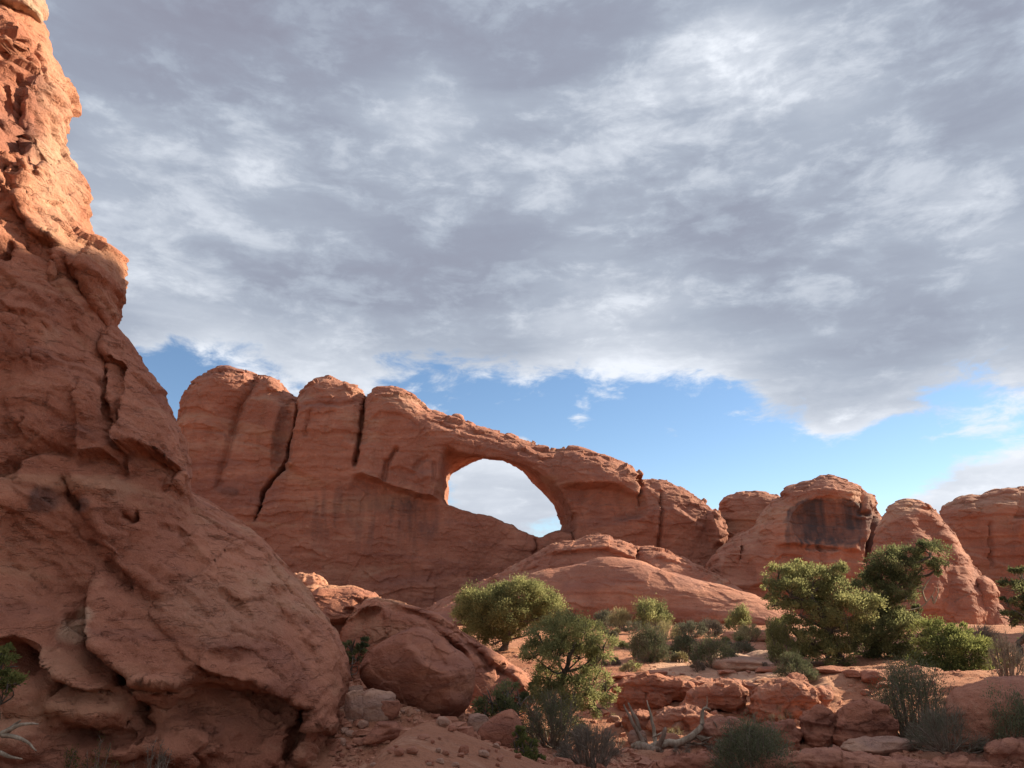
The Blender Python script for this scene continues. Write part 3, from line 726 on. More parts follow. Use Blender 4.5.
# ------------------------------------------------------------------ slickrock mounds below the arch
m_back = [(438, 603), (470, 588), (505, 571), (530, 558), (548, 547), (562, 542), (585, 538), (600, 535), (608, 536), (614, 540), (625, 541), (637, 549), (645, 547), (655, 548), (668, 553), (680, 557), (690, 563), (705, 568), (718, 577), (740, 590), (745, 680), (420, 680), (425, 612)]
RM = Relief(420, 525, 790, 640, wob=1.4)
(RM.lip([(540, 556), (575, 551), (605, 549), (625, 556), (638, 560)], .8, 12, 2, .5, 8).crack([(636, 549), (640, 560), (655, 572)], 1.0, 2.5)
   .crack([(470, 590), (510, 574), (545, 566)], .5, 2).lip([(655, 556), (675, 562), (700, 572)], .5, 8, 2))
mb = build_rock('slickrock_mound', m_back, (112, .05, -.15), 6, 7, 12, M_DOME, p=2.3, voxel=.45, sub=2, relief=RM, disp=lambda w, N: broken_top(m_back, (112, .05, -.15), 2.6, 1.2, .36)(w, N) + rough(5, .28, .08, .08, .22, 1.1)(w, N) + shingle(w, N, 1.7, .20, 4, 2.0) + shingle(w, N, .7, .09, 5, 6.0), wobble=.2, wob_s=2.5, zmin=-2, flare=.1)
tag(mb, 'upper slickrock mound with a sunlit crest under the arch', 'rock')
m_front = [(400, 625), (440, 610), (480, 592), (520, 577), (545, 570), (565, 567), (585, 562), (600, 556), (612, 556), (625, 558), (640, 560), (655, 566), (675, 573), (700, 581), (725, 587), (765, 600), (800, 618), (810, 680), (380, 680)]
mf = build_rock('slickrock_mound', m_front, (98, .05, -.25), 6, 6, 9, M_DOME, p=2.3, voxel=.42, sub=2, disp=lambda w, N: rough(6, .30, .05, .06, .22, 1.0, seed=2)(w, N) + shingle(w, N, .9, .22, 6, 11.0) + shingle(w, N, 1.7, .20, 4, 2.0) + shingle(w, N, .7, .09, 5, 6.0), wobble=.15, wob_s=2.5, zmin=-2, flare=.15)
tag(mf, 'broad low slickrock mound in front of the sunlit one', 'rock')

# ------------------------------------------------------------------ domes on the right
k1 = [(716, 548), (717, 525), (718, 512), (722, 501), (730, 495), (745, 492), (762, 491), (775, 493), (785, 500), (800, 520), (810, 640), (712, 640)]
d1 = build_rock('sandstone_dome', k1, (143, 0, -.15), 6, 6, 7, M_DOME, p=2.1, voxel=.45, sub=2, disp=lambda w, N: broken_top(k1, (143, 0, -.15), 4, 1.8, .24)(w, N) + rough(6, .35, .06, .08, .30, 1.4, seed=5)(w, N) + shingle(w, N, 1.7, .20, 4, 2.0) + shingle(w, N, .7, .09, 5, 6.0), wobble=.2, wob_s=2.5, zmin=-2)
tag(d1, 'rounded sandstone knob between the arch fin and the dark stained dome', 'rock')
k2 = [(690, 590), (705, 570), (712, 561), (717, 552), (727, 543), (740, 533), (752, 529.5), (757, 522), (769, 506), (773, 500), (783, 497), (781, 492), (788, 487), (800, 484), (815, 479), (823, 475.5), (834, 477), (844, 480), (855, 484),
      (861, 490), (864, 493), (871, 494), (876, 502), (878, 512), (883, 520), (888, 545), (892, 600), (895, 680), (670, 680)]
RD = Relief(680, 465, 910, 640, wob=1.4)
(RD.lip([(795, 498), (815, 495), (840, 496), (855, 502), (860, 512), (861, 540), (855, 546)][::-1], .0, 20)
   .bulge(828, 524, 38, 28, -2.2, .7).lip([(862, 552), (835, 547), (800, 545), (772, 545)][::-1], .9, 14, 2, .2, 10)
   .crack([(824, 545), (823, 560), (827, 575)], .5, 2).lip([(775, 560), (785, 555), (800, 557), (812, 570), (816, 590)], .4, 12, 2, .4, 10)
   .lip([(782, 494), (800, 491), (830, 489), (858, 492)][::-1], .9, 8, 1.6, .3, 6)
   .crack([(861, 484), (864, 500), (862, 512), (872, 515)], 1.3, 2.2).crack([(876, 505), (878, 520), (872, 545), (869, 575)], 2.4, 3)
   .crack([(744, 545), (745, 560)], .8, 2).bulge(738, 572, 18, 22, -1.6).lip([(705, 580), (725, 588), (755, 586), (775, 580)], .9, 14, 3)
   .crack([(757, 522), (745, 540), (744, 566)], .5, 3))
def dome_var(w, px, py):
    rag = fbm(w / (.7, .7, 10) + 6, 4)
    e = sstep(784, 787, px + 5 * rag) * sstep(863, 860, px + 5 * rag) * sstep(0, 3, py - 497 - ((px - 828) / 34) ** 4 * 6 - 3 * rag) * sstep(553, 538, py + 14 * rag)
    s = sstep(-.45, .25, fbm(w / (.9, .9, 14) + 2, 4))
    sl = ell(px, py, 870, 530, 10, 26, w, .3, 2) * .75
    return np.clip(e * (.74 + .30 * s), 0, 1) + sl * (1 - e)
d2 = build_rock('sandstone_dome', k2, (125, 0, -.14), 7, 8, 9, M_DOME, p=2.4, voxel=.42, sub=2, relief=RD, disp=lambda w, N: broken_top(k2, (125, 0, -.14), 4, 1.8, .24)(w, N) + rough(6, .25, .08, .08, .20, 1.6, seed=7)(w, N) + shingle(w, N, 1.7, .20, 4, 2.0) + shingle(w, N, .7, .09, 5, 6.0), wobble=.18, wob_s=2.0, zmin=-2, flare=.10, attrs={'varnish': dome_var})
tag(d2, 'broad sandstone dome with a dark varnish stain on its face', 'rock')
k3 = [(862, 640), (868, 575), (872, 552), (877, 532), (883, 519), (888, 509), (895, 502.5), (905, 499.5), (915, 500.5), (925, 504.5), (932, 512), (938, 519), (950, 532), (959, 547), (968, 561), (978, 577), (988, 593), (994, 605), (999, 619), (1003, 632), (1012, 660), (1012, 700), (858, 700)]
RK = Relief(850, 490, 1030, 680)
(RK.lip([(905, 503), (925, 516), (936, 530), (944, 548), (952, 575), (962, 605), (970, 640)], 1.0, 22, 8).crack([(893, 508), (912, 507), (930, 512)], .4, 2)
   .bulge(925, 580, 25, 50, .8).crack([(930, 530), (950, 560), (960, 580)], .25, 4))
d3 = build_rock('sandstone_cone', k3, (87, .10, -.12), 6.0, 5.5, 6, M_DOME, p=2.0, voxel=.30, sub=2, relief=RK, disp=lambda w, N: broken_top(k3, (87, .10, -.12), 2.4, 1.1, .20)(w, N) + rough(3.6, .20, .10, .06, .06, .8, seed=9)(w, N) + shingle(w, N, 1.7, .20, 4, 2.0) + shingle(w, N, .7, .09, 5, 6.0), wobble=.10, wob_s=1.2, zmin=-3, flare=.12)
tag(d3, 'tapering sandstone cone with a sunlit right slope behind the junipers', 'rock')
for lab, pts in (('rounded lump at the foot of the sunlit cone, higher of two', [(972, 600), (976, 578), (984, 575), (993, 581), (1000, 592), (999, 600), (1003, 612), (1003, 650), (975, 650)]),
                 ('low fluted lump at the foot of the sunlit cone, lower of two', [(988, 612), (997, 602), (1004, 606), (1008, 618), (1016, 634), (1020, 660), (985, 660)])):
    tag(build_rock('cone_buttress', pts, (79, .1, 0), 1.6, 2.2, 2.5, M_DOME, p=2, voxel=.18, sub=1, disp=rough(1.4, .12, .15, .06, .05), wobble=.06, zmin=-2), lab, 'rock', 'lumps beside the cone')
k4 = [(925, 640), (926, 545), (936, 520), (945, 511), (943, 506), (955, 502), (960, 498), (972, 495), (980, 497), (986, 494), (996, 490), (1010, 488), (1022, 488), (1045, 486), (1075, 492), (1100, 486), (1130, 500), (1150, 540), (1160, 640)]
RW = Relief(900, 480, 1170, 650, wob=1.4)
(RW.lip([(945, 509), (965, 506), (990, 503), (1024, 503)][::-1], .8, 10, 2, .3, 8).lip([(1060, 530), (1030, 520), (1012, 519)], 1.8, 20, 2, 1.0, 12).crack([(990, 520), (992, 545), (990, 570)], .8, 2)
   .lip([(940, 560), (965, 552), (990, 560), (1020, 572)][::-1], .8, 14, 3).bulge(970, 540, 20, 25, -.6))
d4 = build_rock('sandstone_cliff', k4, (142, 0, -.10), 6, 7, 8, M_FAR, p=2.6, voxel=.5, sub=2, relief=RW, disp=lambda w, N: broken_top(k4, (142, 0, -.10), 4, 1.8, .24)(w, N) + rough(7, .32, .10, .1, .28, 1.6, seed=12)(w, N) + shingle(w, N, 1.7, .20, 4, 2.0) + shingle(w, N, .7, .09, 5, 6.0), wobble=.22, wob_s=2.5, zmin=-2, flare=.08)
tag(d4, 'dark red sandstone wall behind the cone at the right edge', 'rock')

# ------------------------------------------------------------------ rocks of the foreground
ridge_l = [(296, 600), (300, 590), (306, 586.5), (318, 585.5), (331, 586), (345, 587), (358, 588), (370, 592), (378, 598), (386, 606), (400, 622), (410, 660), (410, 760), (280, 760), (286, 640)]
RR = Relief(270, 560, 560, 780)
(RR.crack([(304, 597), (318, 588), (330, 586)], .2, 3).bulge(362, 603, 10, 6, -.25).bulge(350, 612, 8, 6, -.2)
   .lip([(310, 625), (340, 622), (362, 612), (384, 606)], .25, 20, 3, .2, 14)
   .crack([(384, 604), (420, 616), (450, 640), (470, 660)], .3, 4).crack([(420, 612), (450, 630), (480, 655), (492, 672)], .18, 3)
   .bulge(505, 672, 8, 10, -.25).bulge(455, 650, 22, 8, -.3, 1, 40).lip([(470, 640), (490, 660), (515, 680), (530, 700)], .25, 15, 3))
r1 = build_rock('ridge_boulder', ridge_l, (18.6, .2, 0), .9, 1.3, 1.5, M_MID, voxel=.07, sub=2, relief=RR, disp=lambda w, N: rough(.8, .06, .14, .04)(w, N) + shingle(w, N, .3, .06, 28, 1.0), wobble=.05, wob_s=.5, zmin=-1.6)
tag(r1, 'rounded pitted red boulder between the cliff and the long rock ridge', 'rock')
ridge_r = [(340, 625), (365, 600), (381, 598), (395, 601), (411, 605), (433, 612), (455, 626), (469, 637), (490, 649), (507, 663), (521, 669), (530, 676), (536, 688), (534, 702), (528, 716), (525, 790), (330, 790)]
r2 = build_rock('rock_ridge', ridge_r, (17.0, .25, -.12), .9, 1.0, 1.6, M_MID, voxel=.07, sub=2, relief=RR, disp=lambda w, N: rough(.9, .07, .16, .05)(w, N) + shingle(w, N, .35, .08, 32, 4.0) + shingle(w, N, .14, .03, 34, 7.0), wobble=.06, wob_s=.5, zmin=-1.8)
tag(r2, 'long sloping red rock ridge behind the large boulder', 'rock')
lump = build_rock('sunlit_rock', [(286, 585), (290, 576), (298, 573), (306, 574), (312, 573), (320, 576), (326, 582), (330, 588), (335, 620), (280, 620)], (24, 0, 0), .5, .7, .9, M_LEDGE, voxel=.06, sub=1, disp=rough(.4, .10, .45, .06), wobble=.04, wob_s=.4, zmin=-1)
tag(lump, 'pale sunlit rock top peeping out behind the cliff foot', 'rock')
b_poly = [(361, 679), (360, 668), (362, 660), (370, 649), (382, 641), (395, 634.5), (406, 630), (417, 627.5), (426, 628), (433, 631), (445, 639), (456, 647), (464, 653), (471, 660), (475, 669), (474, 680), (472, 690), (469, 705), (463, 712), (455, 718), (440, 722), (425, 722), (411, 715), (398, 708), (385, 699), (370, 689)]
RB = Relief(340, 610, 500, 740)
(RB.ridge([(366, 652), (385, 645), (405, 643), (416, 650), (424, 662), (440, 669), (458, 670), (472, 664)], .20, 18).lip([(405, 643), (416, 650), (424, 662), (440, 669), (458, 670)][::-1], .10, 30, 4, .1, 30)
   .ridge([(447, 672), (449, 690), (447, 716)], .10, 10).crack([(432, 632), (436, 650), (448, 668)], .05, 2).bulge(452, 700, 12, 10, .1))
bo = build_rock('boulder', b_poly, (13.9, .1, 0), .75, .75, .9, M_MID, p=2.2, voxel=.05, sub=2, relief=RB, disp=rough(.9, .035, .10, .03), wobble=.03, wob_s=.5, zmin=-1.2)
tag(bo, 'large round red boulder with a faceted face on the scree', 'boulder')
sb = build_rock('boulder', [(477, 736), (480, 728), (488, 720), (500, 712), (512, 708.5), (519, 715), (522.5, 727), (521, 742), (514, 755), (500, 760), (486, 755), (480, 747)], (11.5, .1, 0), .25, .32, .35, M_MID, voxel=.025, sub=2, disp=rough(.35, .015, .10, .01), wobble=.012, wob_s=.2)
tag(sb, 'small squarish red boulder beside the bright green bush', 'boulder')
lb = build_rock('boulder', [(480, 775), (485, 764), (493, 757), (500, 754.5), (508, 756), (518, 762), (528, 772), (532, 800), (476, 800)], (10.4, 0, 0), .2, .3, .3, M_MID, voxel=.025, sub=1, disp=rough(.3, .015, .1), wobble=.01)
tag(lb, 'low red rock cut off by the bottom edge below the squarish boulder', 'boulder')

def unit_(a): return a / np.linalg.norm(a, axis=1, keepdims=True)
def stone(name, px, py, w, h, label, group=None, mat=None, depth=None, flat=1.0, seed=0, sub=2, cat='rock', yaw=0.0, sink=.25, facet=.6, hard=22):
    """free-lying stone: an uneven block sized from its width and height in the photo, resting on the ground"""
    g = ground_at(px, py); k = g[1] / FPX
    sx = w * k / 2; sz = h * k / 2 / (1 - sink * .5); sy = depth if depth else sx * .8
    n = 14 if sub < 2 else 26
    t = np.linspace(0, np.pi, n); f = np.linspace(0, 2 * np.pi, 2 * n, endpoint=False)
    TT, FF = np.meshgrid(t, f, indexing='ij')
    U = np.stack([np.sin(TT) * np.cos(FF), np.sin(TT) * np.sin(FF), np.cos(TT)], -1).reshape(-1, 3)
    # block broken along a dozen flat faces
    r_ = np.random.default_rng(100 + seed); nn = unit_(np.concatenate([r_.normal(size=(13, 3)), np.array([(0, 0, 1), (.1, 0, -1), (1, .2, .1), (-1, .1, .2), (.1, -1, .15), (0, 1, 0)]) + r_.normal(size=(6, 3)) * .18]))
    dd = np.concatenate([r_.uniform(.80, 1.25, 13), np.full(6, .92)])
    V = U * (np.maximum(U @ nn.T, 0) / dd).__pow__(hard).sum(1)[:, None] ** (-1 / hard)
    V = V / np.abs(V).max(0)
    fa, _ = facets(U * 1.6 + seed * 5.3, 1.0, .5, .25)
    V = V * (1 + facet * .25 * fa + .07 * fbm(U * 2.2 + seed, 5))[:, None]
    V = V * (sx, sy, sz); c, s_ = math.cos(yaw), math.sin(yaw)
    V = np.stack([V[:, 0] * c - V[:, 1] * s_, V[:, 0] * s_ + V[:, 1] * c, V[:, 2]], 1)
    V += (g[0], g[1] + sy * .6, g[2] + sz * (1 - sink))
    m2 = 2 * n; F = []
    for i in range(n - 1):
        a = np.arange(m2); b = (a + 1) % m2
        F.append(np.stack([i * m2 + a, (i + 1) * m2 + a, (i + 1) * m2 + b, i * m2 + b], 1))
    me = mk_mesh(name, V, np.concatenate(F)); me = subdivide(me, 1); me.name = name
    w_ = verts(me); N = vnormals(me); sc = max(sx, sz)
    d = rough(sc * .8, sc * .06, .08, sc * .03, seed=seed)(w_, N)
    me.vertices.foreach_set('co', (w_ + N * d[:, None]).astype(np.float32).ravel())
    me.polygons.foreach_set('use_smooth', np.ones(len(me.polygons), bool)); me.update()
    return tag(link(name, me, mat or M_LEDGE, g), label, cat, group)

stone('rock', 371, 722, 40, 28, 'pale squarish stone between the cliff foot and the boulder', mat=M_PALE, seed=1, yaw=.3)
stone('rock', 352, 697, 20, 10, 'small white stone above the pale squarish stone', mat=M_PALE, seed=2)
stone('rock', 354, 724, 22, 28, 'flat pale slab leaning against the cliff foot', mat=M_PALE, seed=3, yaw=-.5)
stone('rock', 386, 741, 52, 16, 'long flat brown slab on the scree below the boulder', seed=4, mat=M_MID, yaw=.25)
stone('rock', 388, 722, 22, 18, 'dark red stone tucked under the left side of the boulder', seed=5, mat=M_MID)
stone('rock', 478, 735, 22, 18, 'grey angular stone at the left foot of the squarish boulder', seed=6, mat=M_PALE)
# rocks of the ledge across the wash, each traced
def ledge(name, pts, label, mat, seed, group=None, R=.22, Tf=.35, Tb=.6, dy=0.0, p=3.2, fac=.42, voxel=.04, cat='rock', L=.5):
    yb = max(q[1] for q in pts); cx = np.mean([q[0] for q in pts]); g = ground_at(cx, min(yb, 772)); Y = g[1] + Tf * .6 + dy
    pts = [(x, y + (14 if y > yb - 5 else 0)) for x, y in pts]
    o = build_rock(name, pts, (Y, .05, 0), R, Tf, Tb, mat, p=p, voxel=voxel, sub=1, zmin=g[2] - .5, sd=seed, wobble=.05, wob_s=.22,
                   disp=lambda w, N: rough(L, .05, fac, .02, .025, .14, seed=seed)(w, N) + rough(.16, .010, .22, .0, seed=seed + 3)(w, N) + shingle(w, N, .15, .04, 6, seed))
    return tag(o, label, cat, group)
GL = 'ledge rocks across the wash'
ledge('ledge_rock', [(614, 702), (619, 686), (629, 678), (650, 674), (672, 677), (690, 683), (697, 691), (690, 699), (674, 700), (655, 704), (640, 708), (622, 708)], 'dark red overhanging ledge block left of the sunlit ledge rocks', M_MID, 7, GL)
ledge('ledge_rock', [(682, 708), (688, 695), (701, 686), (722, 682), (738, 683), (748, 690), (746, 703), (730, 709), (712, 708), (700, 714), (686, 714)], 'broad sunlit ledge rock behind the dead tree', M_LEDGE, 8, GL)
ledge('ledge_rock', [(750, 702), (757, 688), (770, 682), (790, 680), (806, 683), (815, 692), (817, 704), (808, 713), (790, 718), (770, 718), (755, 714)], 'rounded blocky boulder on the ledge, largest of the ledge rocks', M_LEDGE, 9, GL, R=.3, Tf=.5)
ledge('ledge_rock', [(812, 692), (820, 686), (829, 693), (831, 706), (824, 711), (813, 709)], 'small upright rock right of the blocky ledge boulder', M_LEDGE, 10, GL, R=.12, Tf=.2)
ledge('ledge_rock', [(799, 726), (806, 712), (818, 706), (829, 713), (838, 727), (833, 741), (812, 744), (801, 738)], 'wedge shaped rock below the blocky ledge boulder', M_MID, 11, GL, R=.18, Tf=.3)
ledge('ledge_rock', [(832, 742), (838, 716), (850, 704), (868, 700), (886, 706), (897, 726), (900, 746), (870, 750), (836, 750)], 'dark red ledge rock left of the grey green bush', M_MID, 12, GL, R=.3, Tf=.45)
ledge('ledge_rock', [(648, 722), (655, 712), (672, 707), (695, 708), (712, 714), (718, 722), (705, 728), (675, 729), (655, 728)], 'low pinkish slab directly behind the dead tree', M_LEDGE, 13, GL, R=.16, Tf=.35)
ledge('ledge_rock', [(742, 742), (748, 730), (766, 723), (790, 721), (803, 731), (801, 745), (775, 750), (748, 749)], 'low dark stone below the blocky ledge boulder', M_MID, 14, GL, R=.18, Tf=.3)
ledge('ledge_rock', [(655, 690), (675, 683), (700, 680), (730, 679), (752, 683), (758, 690), (740, 694), (700, 694), (665, 696)], 'thin flat slab at the back of the ledge', M_LEDGE, 23, GL, R=.12, Tf=.4, Tb=.8)
ledge('ledge_rock', [(700, 728), (706, 720), (722, 716), (738, 719), (744, 728), (738, 736), (715, 737)], 'low grey red stone between the dead tree and the ledge boulder', M_LEDGE, 24, GL, R=.14, Tf=.25)
ledge('ledge_rock', [(620, 722), (626, 714), (640, 710), (652, 713), (656, 722), (648, 728), (630, 729)], 'small dark block left behind the upright dead limbs', M_MID, 25, GL, R=.12, Tf=.25)
ledge('slickrock_hump', [(938, 752), (946, 728), (947, 706), (955, 692), (970, 684), (990, 680), (1020, 678), (1060, 676), (1095, 700), (1100, 756)], 'big smooth slickrock hump at the right edge', M_LEDGE, 15, R=.7, Tf=.8, Tb=1.2, p=2.2, fac=.12, voxel=.05, L=.9)
ledge('flat_rock', [(986, 760), (984, 748), (996, 741), (1024, 737), (1045, 744), (1046, 762), (1005, 764)], 'rough slab with a shadowed underside at the right bottom edge', M_LEDGE, 17, R=.14, Tf=.3)
stone('flat_rock', 892, 756, 76, 12, 'pale flat slab in front of the two grey bushes', None, M_PALE, .4, seed=16, sink=.4)
stone('flat_rock', 740, 668, 60, 12, 'flat grey pink slickrock slab behind the ledge', None, M_PALE, 1.6, seed=18, sink=.75, facet=.2)
stone('flat_rock', 784, 664, 50, 10, 'flat grey pink slickrock slab left of the big juniper', None, M_PALE, 1.6, seed=19, sink=.75, facet=.2)
stone('flat_rock', 760, 641, 70, 10, 'thin red slab with a shadowed edge among the middle bushes', None, M_LEDGE, 1.0, seed=20, sink=.3)
ledge('flat_rock', [(742, 790), (752, 762), (775, 754), (812, 751), (850, 753), (880, 757), (905, 760), (935, 764), (950, 790)], 'wide layered red slab along the bottom edge', M_LEDGE, 21, R=.16, Tf=.5, Tb=.7)
ledge('flat_rock', [(640, 790), (655, 764), (680, 757), (712, 756), (738, 762), (748, 790)], 'low red slab at the bottom edge below the dead tree', M_MID, 22, R=.16, Tf=.4, Tb=.6)
ledge('flat_rock', [(925, 790), (935, 762), (960, 757), (990, 760), (1010, 766), (1020, 790)], 'small red slab at the bottom right between two others', M_LEDGE, 26, R=.14, Tf=.35, Tb=.5)

for i in range(30):
    r_ = np.random.default_rng(500 + i); w = r_.uniform(7, 24)
    stone('broken_stone', r_.uniform(612, 880), r_.uniform(694, 750), w, w * r_.uniform(.45, .8), 'small broken red stone lying among the ledge rocks', 'broken stones among the ledge rocks', [M_LEDGE, M_MID, M_LEDGE, M_PALE][i % 4], seed=30 + i, sub=1, yaw=r_.uniform(-1, 1))
for i in range(9):
    r_ = np.random.default_rng(700 + i); w = r_.uniform(18, 46)
    stone('flat_rock', r_.uniform(600, 900), r_.uniform(655, 692), w, w * r_.uniform(.14, .26), 'thin broken sandstone slab on the bare ground behind the ledge', 'thin slabs behind the ledge', [M_LEDGE, M_MID][i % 2], seed=200 + i, yaw=r_.uniform(-.4, .4), sink=.4)
for i in range(64):
    r_ = np.random.default_rng(600 + i); w = r_.uniform(4, 13)
    px_ = r_.uniform(340, 520); stone('scree_stone', px_, r_.uniform(712 + max(0, px_ - 420) * .25, 768), w, w * r_.uniform(.4, .7), 'small loose stone on the red scree below the boulder', 'loose stones on the scree', [M_MID, M_PALE, M_LEDGE][i % 3], seed=70 + i, sub=1, yaw=r_.uniform(-1, 1))

# ------------------------------------------------------------------ unseen buttes added to shade the foreground, out of the frame to the right
def sun_frame():
    cb, sb, ce, se = math.cos(SUN_B), math.sin(SUN_B), math.cos(SUN_E), math.sin(SUN_E)
    return np.array([-sb, cb, 0]), np.array([-cb * se, -sb * se, ce])
def build_shade_butte(top, label):
    """outline given across the sun's direction: s = sideways, z = height of the butte at x = 42"""
    X0 = 42.0; se = math.tan(SUN_E) / math.cos(SUN_B)
    def edge(s, zs): return (s / math.cos(SUN_B) + X0 * math.tan(SUN_B), max(zs + (X0 + 7) * se, -5))
    V2 = np.array([edge(s, z) for s, z in top])
    ys = np.arange(V2[:, 0].min() - 3, V2[:, 0].max() + 3, .5); zs = np.arange(-3, V2[:, 1].max() + 3, .5); xs = np.arange(X0 - 8, X0 + 8.5, .5)
    YY, ZZ = np.meshgrid(ys, zs, indexing='ij'); P2 = np.stack([YY.ravel(), ZZ.ravel()], 1)
    D = (poly_sdf(P2, V2) + fbm(np.concatenate([P2, P2[:, :1] * 0], 1) / 4, 4) * .8).reshape(YY.shape)
    a = np.maximum((4 + D) / 4, 0)[None]; vn = np.abs((xs - X0) / 3.5)[:, None, None]
    F = ((a ** 2.4 + vn ** 2.4) ** (1 / 2.4) - 1) * 4
    F = np.maximum(F, (-2.5 - zs)[None, None, :]); F[[0, -1]] = 1; F[:, [0, -1]] = 1; F[:, :, [0, -1]] = 1
    v, q = surface_nets(F.astype(np.float32), np.array([xs[0], ys[0], zs[0]]), .5)
    me = subdivide(mk_mesh('shade_butte', v, q), 1); me.name = 'shade_butte'
    w = verts(me); N = vnormals(me); w = w + N * rough(6, .5, .15, .3, .3, 1.6)(w, N)[:, None]
    me.vertices.foreach_set('co', w.astype(np.float32).ravel()); me.polygons.foreach_set('use_smooth', np.ones(len(me.polygons), bool)); me.update()
    tag(link('shade_butte', me, M_FAR, (X0, w[:, 1].mean(), 0)), label, 'rock')
def across(x, y): return y * math.cos(SUN_B) - x * math.sin(SUN_B)
SA, SL = across(-8.5, 14.7), across(4.0, 12.6)
# (sideways across the sun, height of the shadow's edge where it falls at x = -7)
SHADE_BUTTE_TOP = [(SL - 9, -40), (SL - 9.4, 2), (SL - 8.6, 5.4), (SL - 6, 6.8), (SA - 8, 6.9), (SA - 3.6, 6.7), (SA - 1.4, 6.2), (SA + .4, 3.5), (SA + .4, -1.6), (SA - .6, -2.5), (SA - 3.3, -2.7), (SA - 4.2, -5), (SL + 1.8, -6.5), (SL, -9), (SL - .6, -13), (SL, -18), (SL - .4, -40)]
build_shade_butte(SHADE_BUTTE_TOP, 'tall red sandstone butte added outside the view to shade the cliff and foreground')
SM = across(5.0, 28.5)
build_shade_butte([(SM - 3.2, -40), (SM - 3.4, -9.5), (SM - 2.0, -7.2), (SM + .5, -6.2), (SM + 2.6, -6.6), (SM + 4.0, -8.2), (SM + 4.6, -12), (SM + 4.4, -40)], 'lower red sandstone butte added outside the view to shade the middle ground')  # second unseen butte, added to put the middle ground in shade

# ------------------------------------------------------------------ plants
def unit(a): return a / np.maximum(np.linalg.norm(a, axis=-1, keepdims=True), 1e-9)
class Leaves:
    def __init__(s): s.V = []; s.T = []
    def add(s, c, d, l, w, t):
        n = len(c); d = unit(d); side = unit(np.cross(d, rng.normal(size=(n, 3))))
        l = np.broadcast_to(l, n)[:, None]; w = np.broadcast_to(w, n)[:, None]
        s.V.append(np.stack([c, c + d * l * .45 + side * w, c + d * l, c + d * l * .45 - side * w], 1)); s.T.append(np.repeat(np.clip(t, 0, 1), 4))
    def build(s, name, mat, parent):
        V = np.concatenate(s.V).reshape(-1, 3); F = np.arange(len(V)).reshape(-1, 4)
        me = mk_mesh(name, V, F, False); attr(me, 'tint', np.concatenate(s.T)); return link(name, me, mat, parent=parent)

def tube(pts, rad, sides=7, twist=.10):
    P = np.array(pts, float); R = np.broadcast_to(rad, len(P)).astype(float)
    n = max(8, len(P) * 5); t0 = np.linspace(0, 1, len(P)); t = np.linspace(0, 1, n)
    # smooth path through the points
    def cr(a):
        m = np.gradient(a, t0, axis=0); out = []
        for x in t:
            k = min(int(x * (len(P) - 1)), len(P) - 2); h = t0[k + 1] - t0[k]; u = (x - t0[k]) / h
            out.append((2 * u ** 3 - 3 * u * u + 1) * a[k] + (u ** 3 - 2 * u * u + u) * h * m[k] + (-2 * u ** 3 + 3 * u * u) * a[k + 1] + (u ** 3 - u * u) * h * m[k + 1])
        return np.array(out)
    Q = cr(P); r = np.maximum(np.interp(t, t0, R), .002)
    Q = Q + np.stack([fbm(Q * 3 + 7, 2), fbm(Q * 3 + 27, 2), fbm(Q * 3 + 47, 2)], 1) * (r * 1.6)[:, None]
    T = unit(np.gradient(Q, axis=0)); ref = np.array([.31, .17, .93]); A = unit(np.cross(T, ref)); B = np.cross(T, A)
    f = np.linspace(0, 2 * np.pi, sides, endpoint=False)
    lump = 1 + twist * np.sin(2 * f[None] + t[:, None] * 9)
    V = Q[:, None] + (A[:, None] * np.cos(f)[None, :, None] + B[:, None] * np.sin(f)[None, :, None]) * (r[:, None] * lump)[..., None]
    V = V.reshape(-1, 3); i = np.arange(n - 1)[:, None] * sides; j = np.arange(sides)[None]; j2 = (j + 1) % sides
    F = np.stack([i + j, i + j2, i + sides + j2, i + sides + j], -1).reshape(-1, 4)
    e = len(V) - sides
    caps = np.array([[e, e + 1 + k, e + 2 + k, e + 2 + k] for k in range(0)])
    V = np.concatenate([V, Q[-1:] + T[-1:] * r[-1]]); tip = len(V) - 1
    F = np.concatenate([F, np.stack([e + np.arange(sides), e + (np.arange(sides) + 1) % sides, np.full(sides, tip), np.full(sides, tip)], 1)])
    return V, F
def tubes_mesh(name, lst, mat, parent):
    Vs, Fs, o = [], [], 0
    for a in lst:
        v, f = tube(*a); Vs.append(v); Fs.append(f + o); o += len(v)
    V = np.concatenate(Vs); F = np.concatenate(Fs)
    me = bpy.data.meshes.new(name); me.from_pydata(V.tolist(), [], [tuple(dict.fromkeys(q)) for q in F.tolist()])
    me.polygons.foreach_set('use_smooth', np.ones(len(me.polygons), bool)); me.update()
    return link(name, me, mat, parent=parent)

def foliage_clump(L, c, r, n, size, flat=.75, bias=.0, spiky=.35):
    """sprays of juniper scale leaves: tufts set on the outer part of an uneven ball, twigs bare inside"""
    k = max(5, int(n / 130)); dr = unit(rng.normal(size=(k, 3)) + (0, 0, .35))
    tc = c + dr * (r * rng.uniform(.55, 1.0, size=(k, 1))) * (1, 1, flat)
    tr = r * rng.uniform(.17, .30, size=k)
    w = rng.integers(0, k, n)
    off = rng.normal(size=(n, 3)) * .62
    pts = tc[w] + off * tr[w][:, None] * (1, 1, .8)
    d = unit(dr[w] * .8 + unit(off) * .7 + (0, 0, .55) + rng.normal(size=(n, 3)) * spiky)
    t = .42 + bias + rng.normal(size=k)[w] * .20 + rng.normal(size=n) * .14
    L.add(pts, d, size * rng.uniform(.7, 1.5, n), size * .30 * rng.uniform(.7, 1.3, n), t)

